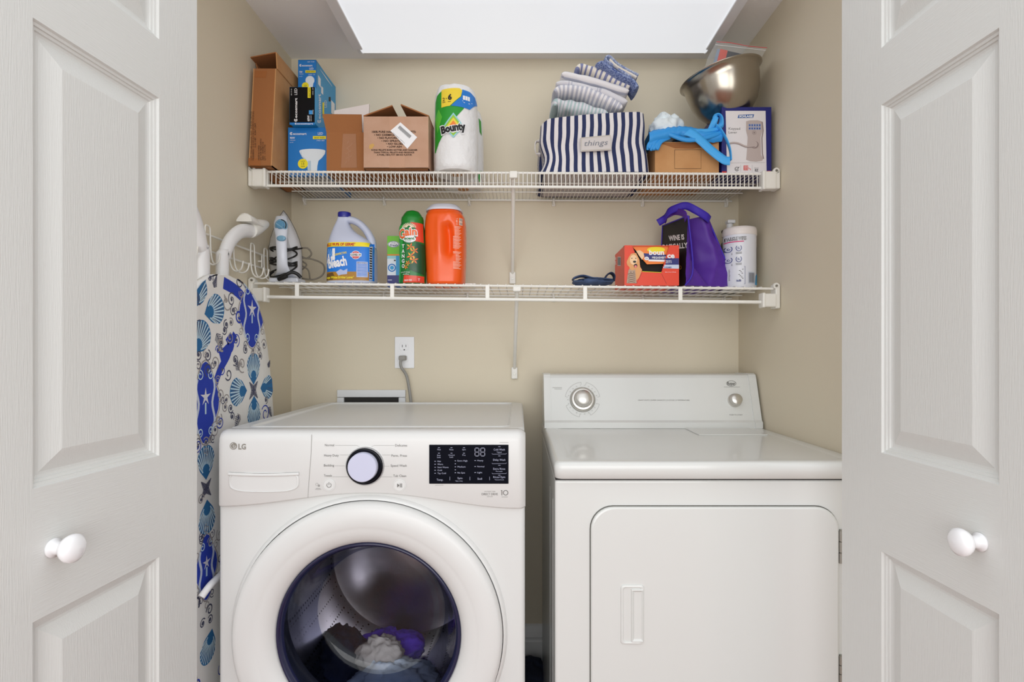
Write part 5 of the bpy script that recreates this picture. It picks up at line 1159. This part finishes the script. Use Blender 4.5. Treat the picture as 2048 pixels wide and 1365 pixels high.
# ---- green scent booster bottle
dc = 1.695; dr = 1.66
tab = [(562, 796, 846, .034), (560, 794, 848, .0365), (548, 794, 848, .0365), (530, 795, 848, .0365), (480, 794.5, 847, .036), (462, 794, 846, .036), (450, 794, 845, .036), (443, 796, 844, .034), (439, 798, 843, .033)]
tab, sft2 = fit(tab, dr, 820)
T = thing('scent_booster_bottle', 'green capped bottle with orange flower print, against the orange jug', 'bottle', (X(820, dr), dc, zl(X(820, dr))))
M_gr = mat('bottle green', (24, 116, 50), .22); m, q, _ = bottle(tab, dc, 2.3, M_gr, dref=dr); m.build('bottle_body', T)
Q2 = lambda a, b, h=0: q(a, b + sft2, h)
m = MB(); M_gb = mat('print bright green', (40, 170, 66), .25); M_gd2 = mat('print dark green', (20, 74, 40), .25); M_cor = mat('print coral', (222, 70, 44), .25); M_or = mat('print orange', (236, 104, 34), .25); M_ff = mat('print flower yellow', (232, 178, 52), .3)
m.poly([(795, 445), (806, 445), (806, 470), (800, 560), (795, 560)], Q2, M_gb, h=.0004, cut=3)
m.poly([(820, 440), (843, 441), (845, 480), (828, 478), (836, 462), (828, 447)], Q2, M_cor, h=.0006, cut=3); m.poly([(832, 480), (846, 484), (846, 545), (818, 535), (826, 505)], Q2, M_gd2, h=.0006, cut=3); m.poly([(808, 546), (846, 548), (846, 561), (806, 561)], Q2, M_cor, h=.0006, cut=3)
for k in range(13):
    a = PI + PI * k / 12; m.line([(818 + 3 * math.cos(a), 450 + 3 * math.sin(a)), (818 + 14 * math.cos(a), 450 + 9 * math.sin(a))], 1.2, Q2, mat('print cream', (240, 220, 190), .3), h=.001)
m.text('G', 797.2, 473, 20, Q2, M_white, w=14, bold=.07, h=.0014, rot=.03); m.text('ain', 809, 468, 16.4, Q2, M_white, w=26, bold=.08, h=.0014, rot=.06)
m.text('G', 798.3, 472, 18, Q2, M_or, w=12, bold=.02, h=.0022, rot=.03); m.text('ain', 810.5, 467, 14.6, Q2, M_or, w=23, bold=.03, h=.0022, rot=.06)
m.ell(819, 474, 12.5, 7, Q2, M_white, h=.0012, cut=3); m.text('scent', 819, 475, 5, Q2, M_gr, w=20, al='c', h=.0018, bold=.04); m.text('booster', 817, 478.8, 2.6, Q2, M_gr, w=12, al='c', h=.0018)
for (x, y, r, a) in ((821, 490, 9, 0), (829, 497, 8, .6), (822, 508, 9, .3), (828, 516, 9, .9), (816, 522, 6, .2), (812, 530, 5, .4)):
    for k in range(5):
        t = a + k * 2 * PI / 5; m.poly([(x, y), (x + r * .55 * math.cos(t - .35), y + r * .55 * math.sin(t - .35)), (x + r * math.cos(t), y + r * math.sin(t)), (x + r * .55 * math.cos(t + .35), y + r * .55 * math.sin(t + .35))], Q2, M_ff if k % 2 else M_or, h=.0012)
for k, ch in enumerate('TANGO'): m.text(ch, 807, 491.5 + 9.9 * k, 7, Q2, M_white, w=5.5, al='c', bold=.03, h=.0022)
m.text("you'll keep", 802, 541, 2.4, Q2, M_white, w=18, h=.0012); m.text('smelling', 806, 545, 2.4, Q2, M_white, w=12, h=.0012); m.text('24.0 OZ', 809, 558, 3.4, Q2, M_white, w=15, h=.0012, bold=.02); m.rect(833, 550, 841, 559, Q2, M_red, h=.001, cut=3); m.text('T', 837, 557.5, 5, Q2, M_white, w=4, al='c', h=.0014)
m.build('label', T)
m = MB(); cc = Vector((X(820.5, dr), dc, Z(439 + sft2, dr))); m.lathe([(.0335, -.004), (.0345, 0), (.0345, .012), (.0325, .020), (.030, .022), (.027, .028), (.020, .037), (.010, .0405), (.0005, .041)], mat('cap green', (18, 128, 40), .25), cc, 'z', 40)
m.build('cap', T)
# ---- orange detergent jug
dc = 1.725; dr = 1.66
tab = [(565, 853, 922, .062), (562, 849, 925, .066), (550, 848, 926, .067), (500, 845.5, 928, .067), (470, 844, 928, .067), (440, 844.5, 927.5, .066), (425, 846, 925, .063), (417, 849, 920, .056), (411, 853, 914, .048), (409, 857, 910, .044)]
tab, sft3 = fit(tab, dr, 887)
T = thing('detergent_tub', 'large orange detergent tub with a white lid, tallest on the lower shelf', 'detergent tub', (X(887, dr), dc, zl(X(887, dr))))
M_org = mat('orange plastic', (242, 92, 22), .25)
_t = sorted(tab); tab = [(y,) + tuple(interp(_t, y)) for y in [_t[0][0] + (_t[-1][0] - _t[0][0]) * k / 70 for k in range(71)]]
m, q, rowsO = bottle(tab, dc, 3.0, M_org, N=120, dref=dr)
# hollow of the moulded grip pressed into the front
nv = []
for v in m.v:
    v = Vector(v)
    if v.y < dc - .02:
        px = v.x * F / dr + VX; py = VY - (v.z - CZ) * F / dr - sft3
        cxp = 894 + 4 * math.sin((py - 440) / 30)
        gx = math.exp(-((px - cxp) / 7.5) ** 2); gy = 1 / (1 + math.exp(-(py - 446) / 3)) / (1 + math.exp((py - 508) / 4))
        v.y += .024 * gx * gy
        v.y -= .006 * math.exp(-((px - 878) / 7) ** 2) * (1 / (1 + math.exp(-(py - 430) / 6)) / (1 + math.exp((py - 505) / 6)))
        v.y -= .005 * math.exp(-((px - 897) / 9) ** 2) * math.exp(-((py - 424) / 10) ** 2)
    nv.append(tuple(v))
m.v = nv
Q3 = lambda a, b, h=0: q(a, b + sft3, h)
gp = smooth2([(879, 422), (884, 416), (895, 414), (903, 420), (905, 436), (901, 450), (893, 452), (889, 462), (892, 478), (897, 490), (895, 506), (889, 514), (883, 510)])
m.build('tub', T)
m = MB()
M_wl = mat('label lettering white', (250, 210, 190), .4)
for k in range(34):
    y = 450 + k * 2.55; 
    if 494 < y < 499: continue
    x0_ = 906 + (3 if y < 470 else (5 if y > 505 and y < 520 else 0)); m.rect(x0_, y, 921 - (k * 7 % 5), y + .9, Q3, M_wl, h=.0006, cut=3)
m.rect(917, 432, 923, 447, Q3, M_wl, h=.0006, cut=2)
for k in range(6): m.rect(917.6 + k * .9, 433, 918 + k * .9, 446, Q3, M_gtxt2, h=.0012)
m.text('0.48 L', 914.5, 447, 3.2, Q3, M_wl, w=14, rot=PI / 2)
m.build('label', T)
m = MB(); zz = Z(411 + sft3, dr); cxl = (X(853, dr) + X(914, dr)) / 2
m.loft([ser(cxl, dc, a, b, zz + c, 2.6, 56) for a, b, c in ((.056, .056, -.004), (.057, .057, 0), (.054, .054, .004), (.046, .046, .013), (.042, .042, .0155), (.040, .040, .016))], mat('lid pale', (208, 208, 218), .35), True); m.build('lid', T)
# ---- white plastic clips lying on the lower shelf
m = MB(); c = P(922, 574, 1.75); z = zl(c.x)
m.box(c.x - .03, c.x + .012, 1.74, 1.752, z, z + .005, M_plas, .0015); m.box(c.x + .014, c.x + .05, 1.72, 1.742, z, z + .009, M_plas, .003); m.box(c.x + .03, c.x + .042, 1.70, 1.76, z, z + .006, M_plas, .002)
solo(m, 'shelf_clip', 'loose white plastic shelf clip lying right of the orange tub', 'clip')
# ---- folded denim cloth
M_den = mat('dark denim', (74, 92, 128), .95, bump=.7, bscale=120, rgb2=(56, 70, 100), nscale=20)
m = MB(); dd_ = 1.70; zf = lambda a, b, y: Vector((X(a, dd_), y, max(Z(b, dd_) - .0, zl(X(a, dd_)) + .004)))
m.tube([zf(1146, 566, 1.70), zf(1170, 567, 1.70), zf(1200, 567, 1.70), zf(1224, 566, 1.70)], .010, M_den, 12, sub=6, flat=(.4, 3.4), up=Vector((0, 0, 1)))
m.tube([zf(1145, 562, 1.69), zf(1150, 558, 1.69), zf(1165, 555, 1.69), zf(1185, 560, 1.69), zf(1205, 561, 1.69), zf(1222, 563, 1.69)], .008, M_den, 12, sub=6, flat=(.42, 3.2), up=Vector((0, 0, 1)))
m.tube([zf(1208, 560, 1.69), zf(1214, 552, 1.69), zf(1221, 549, 1.69), zf(1227, 555, 1.69), zf(1226, 565, 1.69)], .007, mat('dark denim inside', (40, 50, 78), .95), 10, sub=6, flat=(.4, 3), up=Vector((.6, 0, 1)))
m.blob((X(1186, 1.70), 1.71, zl(.2) + .012), (.058, .045, .014), M_den, .25, 30, 60, 31, .6)
zmin = min(v[2] for v in m.v); lift = zl(X(1185, dd_)) - zmin; m.v = [(a, b, c + lift) for a, b, c in m.v]
solo(m, 'denim_cloth', 'small folded dark denim cloth lying left of the orange dryer sheet box', 'cloth')
# ---- dryer sheet box
d = 1.66; x0, x1 = X(1249, d), X(1358, d); zb = zl(.4); zt = Z(491, d) ; sb = VY - (zb - CZ) * F / d - 570
T = thing('dryer_sheet_box', 'orange dryer sheet box with torn open front and dog picture', 'box', ((x0 + x1) / 2, d + .08, zb))
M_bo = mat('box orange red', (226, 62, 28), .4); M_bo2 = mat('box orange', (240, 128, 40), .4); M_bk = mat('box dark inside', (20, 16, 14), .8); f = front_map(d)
m = MB(); m.box(x0, x1, d + .02, d + .165, zb, zt, M_bo, .001)
win = [(1264, 492), (1284, 544), (1323, 546), (1339, 494)]
# front panel with the torn opening
fp = lambda pts: [f(a, b, 0) for a, b in pts]
B_ = 570 + sb
L_ = [(1249, 491), (1264, 491), (1284, 544), (1249, 544)]; R_ = [(1339, 491), (1358, 491), (1358, 546), (1323, 546)]; D_ = [(1249, 544), (1284, 544), (1323, 546), (1358, 546), (1358, B_ - .5), (1249, B_ - .5)]
for pp in (L_, R_, D_):
    a_ = fp(pp); b_ = [p + Vector((0, .003, 0)) for p in a_]; n = len(pp); m.add(a_ + b_, [tuple(range(n)), tuple(range(n, 2 * n))[::-1]] + [(k, (k + 1) % n, n + (k + 1) % n, n + k) for k in range(n)], M_bo)
for a_, b_ in ((x0, x0 + .002), (x1 - .002, x1)): m.box(a_, b_, d + .0031, d + .02, zb, zt, M_bo)
m.box(x0, x1, d + .0031, d + .02, zb, zb + .002, M_bo); m.box(x0, x1, d + .0031, d + .02, zt - .002, zt, M_bo)
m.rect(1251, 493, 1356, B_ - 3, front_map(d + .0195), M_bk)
for pts in ([(1264, 493), (1284, 544)], [(1323, 546), (1339, 494)]):
    for k in range(12):
        t = k / 12; x = pts[0][0] + (pts[1][0] - pts[0][0]) * t; y = pts[0][1] + (pts[1][1] - pts[0][1]) * t; m.poly([(x, y), (x + (2 if pts[0][0] < 1300 else -2), y + 1), (x + .4, y + 4)], f, M_bo)
m.line([(1284, 543.5), (1323, 545.5)], .9, f, M_yel, h=.001); m.line([(1284, 546), (1273, 568)], .7, f, mat('box dark red', (160, 36, 20), .4)); m.line([(1323, 548), (1333, 568)], .7, f, mat('box dark red', (160, 36, 20), .4))
M_gold = mat('golden fur picture', (222, 158, 98), .5); M_gold2 = mat('golden fur light picture', (242, 202, 158), .5); M_tab = mat('tabby fur picture', (176, 150, 130), .5)
m.poly([(1258, 514), (1262, 508), (1272, 506), (1279, 520), (1280, 534), (1284, 540), (1278, 556), (1268, 566), (1258, 555), (1259, 535), (1254, 530), (1255, 520)], f, M_gold); m.ell(1267, 520, 7.5, 10, f, M_gold2, h=.001); m.ell(1256.5, 524, 3, 6, f, M_gold, h=.0012, rot=.2); m.ell(1269, 524, 3.2, 2.2, f, M_black, h=.0014); m.ell(1271, 532, 3.6, 4, f, M_black, h=.0012); m.ell(1271, 533.5, 2.4, 2.6, f, mat('tongue pink', (232, 120, 120), .4), h=.0016)
for x in (1263.5, 1271.5): m.ell(x, 517, 1, 1, f, M_black, h=.0014, n=8)
m.poly([(1253, 567), (1255, 550), (1257, 540), (1260, 538), (1262, 541), (1266, 541), (1270, 539), (1271, 550), (1273, 567)], f, M_tab, h=.0014)
for k in range(5): m.line([(1255.5 + k % 2, 549 + k * 4), (1262, 547.5 + k * 4), (1270, 549 + k * 4)], .8, f, M_prt, h=.0018)
m.ell(1261.5, 545, 1, .8, f, M_black, h=.0018, n=8); m.ell(1267.5, 545, 1, .8, f, M_black, h=.0018, n=8)
m.rect(1331, 517, 1357.6, 530, f, M_nv, h=.001); m.poly([(1329, 530), (1357.6, 530), (1357.6, 538), (1326, 537)], f, mat('box pale blue', (196, 208, 230), .4), h=.001)
m.text('ce', 1334, 516.5, 10, f, M_white, w=15, bold=.035, h=.0014); m.text('ZETS', 1331, 526.5, 5, f, M_white, w=12, h=.0014); m.text('R GUARD', 1329, 536.8, 3, f, M_nv, w=14, h=.0014, bold=.03); m.text('Safe in front of family', 1330, 545.5, 1.6, f, M_white, w=22, h=.001)
g = smap(x0)
g2 = lambda a, b, h=0: g(a, b, -h)
m.rect(1235.5, 514, 1242, 532, g2, M_white, h=.0008)
for k in range(6): m.rect(1236 + k, 515, 1236.5 + k, 531, g2, M_black, h=.0012)
m.text('SPF 40', 1233.5, 530, 3, g2, M_white, w=15, rot=PI / 2)
m.build('carton', T)
m = MB(); fi = front_map(d + .009); m.poly([(1264, 493), (1339, 493), (1338, 506), (1327, 528), (1294, 529), (1286, 520), (1278, 508)], fi, M_bo2); m.poly([(1264, 493), (1339, 493), (1338, 506), (1327, 528), (1294, 529), (1286, 520), (1278, 508)], fi, M_bo2, h=-.0008)
m.ell(1312, 500, 18, 6, fi, M_yel, h=.0009); m.text('boun', 1298, 510, 9.5, fi, M_white, w=30, bold=.035, h=.0016); m.poly([(1287, 507), (1335, 510), (1330, 523), (1290, 519)], fi, M_nv, h=.0010); m.text('MEGASHEETS', 1304, 517.8, 4, fi, M_white, w=30, bold=.02, h=.0016); m.ell(1293, 517.5, 4.6, 3.6, fi, M_white, h=.0014); m.text('5X', 1293, 519, 3, fi, M_nv, w=5, al='c', h=.0018); m.poly([(1296, 519.5), (1330, 520), (1329, 524), (1297, 523)], fi, M_white, h=.0012)
m.poly([(1272, 502), (1280, 501), (1287, 506), (1288, 513), (1284, 520), (1278, 512)], fi, M_gold2, h=.0012); m.build('torn_flap', T)
# ---- purple and black tote
M_p = mat('purple tote fabric', (82, 36, 150), .55, bump=.5, bscale=30); M_pb = mat('black tote fabric', (14, 13, 18), .6); M_pbl = mat('blue violet binding', (58, 34, 170), .6)
T = thing('tote_bag', 'purple and black tote with white lettering, standing behind the dryer sheet box', 'tote bag', (X(1420, 1.75), 1.75, zl(.55)))
zb = zl(.55)
def tp(a, b, d_): 
    p = P(a, b, d_); p.z = max(p.z, zb); return p
A0, A1, A2 = tp(1370, 571, 1.668), tp(1386, 538, 1.664), tp(1376, 432, 1.672)           # near vertical edge
L0, L1 = tp(1312, 575, 1.85), tp(1325, 452, 1.85)                                        # far end of the black face
R0, R2 = tp(1474, 575, 1.76), tp(1414, 433, 1.75)
B0 = Vector((R0.x - .10, 1.90, zb)); B2 = Vector((R2.x - .07, 1.88, R2.z))
def grid(m, c00, c10, c11, c01, mt, nu=16, nv=20, amp=.004, seed=0, fr=18, fold=None):
    n_ = (Vector(c10) - Vector(c00)).cross(Vector(c01) - Vector(c00)).normalized(); vs = []
    for j in range(nv + 1):
        for i in range(nu + 1):
            u, v = i / nu, j / nv; p = Vector(c00).lerp(c10, u).lerp(Vector(c01).lerp(c11, u), v); e = min(1, 6 * min(u, 1 - u, v, 1 - v))
            h = amp * noise.noise(p * fr + Vector((seed, 0, 0))) * e + (fold(u, v) if fold else 0); vs.append(p + n_ * h)
    fs = [(j * (nu + 1) + i, j * (nu + 1) + i + 1, (j + 1) * (nu + 1) + i + 1, (j + 1) * (nu + 1) + i) for j in range(nv) for i in range(nu)]
    m.add(vs, fs, mt, True); return n_
L0 = A0 + (L1 - A2); uu_ = (A2 - A0); L0 = L0 + uu_ * ((zb - L0.z) / uu_.z)
m = MB(); grid(m, L0, A0, A2, L1, M_pb, amp=.0012, seed=2)
nb = (A0 - L0).cross(L1 - L0).normalized()
def bf(a, b, h=0):   # black face coordinates, from photograph px
    dirv = Vector((a - VX, F, VY - b)) / F; o = Vector((0, 0, CZ)); t = (A0 - o).dot(nb) / dirv.dot(nb); return o + dirv * t - dirv.normalized() * (h + .0035)
m.text('WINE IS', 1338, 482, 10, bf, M_white, w=31, rot=.10, bold=.03); m.text('BASICALLY', 1326, 500, 10, bf, M_white, w=50, rot=.09, bold=.03); m.text('FOOD', 1346, 540, 8, bf, mat('gold print', (200, 150, 60), .5), w=17, al='l', rot=.05)
m.build('black_face', T)
m = MB(); cr = lambda u, v: -.075 * max(0, min(1, v / .38) - abs(u - .44) / .34) - .02 * max(0, 1 - abs(u - .44) / .12) * min(1, v / .4) + .007 * noise.noise(Vector((u * 5, v * 6, 3))) 
grid(m, A0, R0, R2, A2, M_p, 30, 30, .004, 5, 16, lambda u, v: cr(u, v)); m.build('side_panel', T)
m = MB(); grid(m, R0, B0, B2, R2, M_p, 10, 10); grid(m, B0, L0, L1, B2, M_p, 10, 10); m.add([A0, R0, B0, L0], [(0, 1, 2, 3)], M_p); m.build('back_panels', T)
m = MB(); m.tube([A0 + Vector((0, -.002, 0)), A1, A2], .0026, M_pbl, 6, sub=5); m.tube([R0, R2], .0026, M_pbl, 6); m.tube([L0, L1], .0022, M_pbl, 6); m.tube([L1, A2], .0022, M_pbl, 6); m.build('binding', T)
m = MB(); hd = lambda a, b, d_: P(a, b, d_)
m.tube([hd(1316, 446, 1.80), hd(1328, 438, 1.79), hd(1338, 424, 1.765), hd(1354, 416, 1.745), hd(1372, 412, 1.73), hd(1392, 421, 1.715), hd(1412, 433, 1.72), hd(1419, 440, 1.735)], .0125, M_pbl, 8, sub=6, flat=(1, .13), up=Vector((.15, -.3, 1)))
m.build('handle', T)
m = MB(); m.tube([hd(1332, 444, 1.80), hd(1334, 432, 1.78), hd(1350, 424, 1.76), hd(1368, 428, 1.70), hd(1372, 440, 1.68)], .011, M_p, 8, sub=6, flat=(1, .13), up=Vector((.15, -.3, 1))); m.build('handle', T)
# ---- wipes canister and spray bottle behind it
dc = 1.765; rcan = .0515; cx = X(1486.5, 1.735); zb = zl(cx); zt = Z(459, 1.735)
T = thing('wipes_canister', 'round white wipes canister with blue icons, at the right end of the lower shelf', 'canister', (cx, dc, zb))
m = MB(); Hc = zt - zb; m.lathe([(.0495, 0), (rcan - .0008, .003), (rcan - .0008, Hc - .018)], mat('canister white', (222, 224, 232), .3), (cx, dc, zb), 'z', 56); m.build('body', T)
m = MB(); m.lathe([(rcan, Hc - .018), (rcan + .0008, Hc - .016), (rcan + .0005, Hc), (rcan - .002, Hc + .007), (rcan - .008, Hc + .009), (.0005, Hc + .009)], mat('canister lid', (228, 220, 216), .35), (cx, dc, zb), 'z', 56); m.build('lid', T)
g = cyl(Vector((cx, dc, zb)), lambda z: rcan - .0006, 1.725); m = MB(); M_bi = mat('icon blue', (44, 60, 130), .4)
sc_ = 0
m.text('SPARKLE WIPES', 1454.5, 481, 6.4, g, M_black, w=35, bold=.025, h=.0016); m.text('SPARKLE WIPES', 1455.5, 480.5, 5.2, g, M_white, w=34, bold=-.008, h=.0022); m.rect(1456, 483, 1485, 484.8, g, mat('print pink', (220, 60, 120), .4), h=.001, cut=3)
for x, y in ((1461, 498), (1476, 497), (1461, 520), (1476, 519)):
    m.arc(x, y, 4.6, -.9, 4.0, 1.1, g, M_bi, h=.001, n=18, ry=5.6); m.arc(x, y, 1.7, 0, 5, .9, g, M_bi, h=.001, n=8)
    for k in range(3): m.rect(x - 5, y + 8 + k * 1.5, x + 5, y + 8.6 + k * 1.5, g, M_gtxt2, h=.001)
m.line([(1458, 534), (1487, 534), (1487, 569), (1458, 569)], .7, g, M_bi, h=.001)
for k in range(9): m.rect(1461, 539 + k * 2.6, 1484 - (k * 5) % 7, 540.2 + k * 2.6, g, M_gtxt2, h=.001)
m.text('ites', 1472, 564, 4, g, M_bi, w=8, h=.001, bold=.03); m.rect(1494, 545, 1508, 568, g, mat('label white panel', (190, 196, 210), .4), h=.0008, cut=3)
for k in range(8): m.rect(1495 + k * 1.6, 547, 1495.8 + k * 1.6, 566, g, M_gtxt2, h=.0013)
for k in range(24): m.rect(1515, 495 + k * 3, 1518, 496.2 + k * 3, g, M_black, h=.001)
m.poly([(1512, 552), (1519, 545), (1519, 570), (1510, 570)], g, M_cyan, h=.0008, cut=3)
m.build('label', T)
m = MB(); sx, sy = X(1459, 1.86), 1.87; zb = zl(sx)
m.loft([ser(sx, sy, a, a * .8, zb + z, 2.4, 24) for z, a in ((0, .030), (.004, .032), (.13, .032), (.17, .024), (.185, .013), (.193, .012))], mat('smoky dark plastic', (52, 56, 54), .3), True)
zn = zb + .193; m.lathe([(.0145, 0), (.0145, .016), (.010, .018)], M_black, (sx, sy, zn), 'z', 20); m.box(sx - .018, sx + .018, sy - .026, sy + .02, zn + .016, zn + .026, M_black, .003); m.lathe([(.0105, 0), (.0105, .02), (.008, .024), (.0005, .024)], M_white, (sx + .004, sy, zn + .024), 'z', 16); m.box(sx - .008, sx + .018, sy - .018, sy + .010, zn + .044, zn + .056, M_white, .003)
solo(m, 'spray_bottle', 'dark bottle with white nozzle, partly hidden behind the wipes canister', 'bottle')
# ================================================================= on the floor between the machines
m = MB(); m.blob((.045, 1.86, .05), (.065, .07, .055), mat('dark navy cloth', (22, 27, 44), .9), .3, 14, 50, 21, .6)
solo(m, 'dropped_cloth', 'dark navy cloth heaped on the floor between the washer and the dryer', 'cloth')
m = MB(); m.blob((.052, 1.765, .022), (.022, .028, .022), mat('grey blue sock', (104, 110, 158), .9), .25, 20, 36, 23, .5)
solo(m, 'sock', 'grey blue balled sock on the floor in the gap between the machines', 'sock')
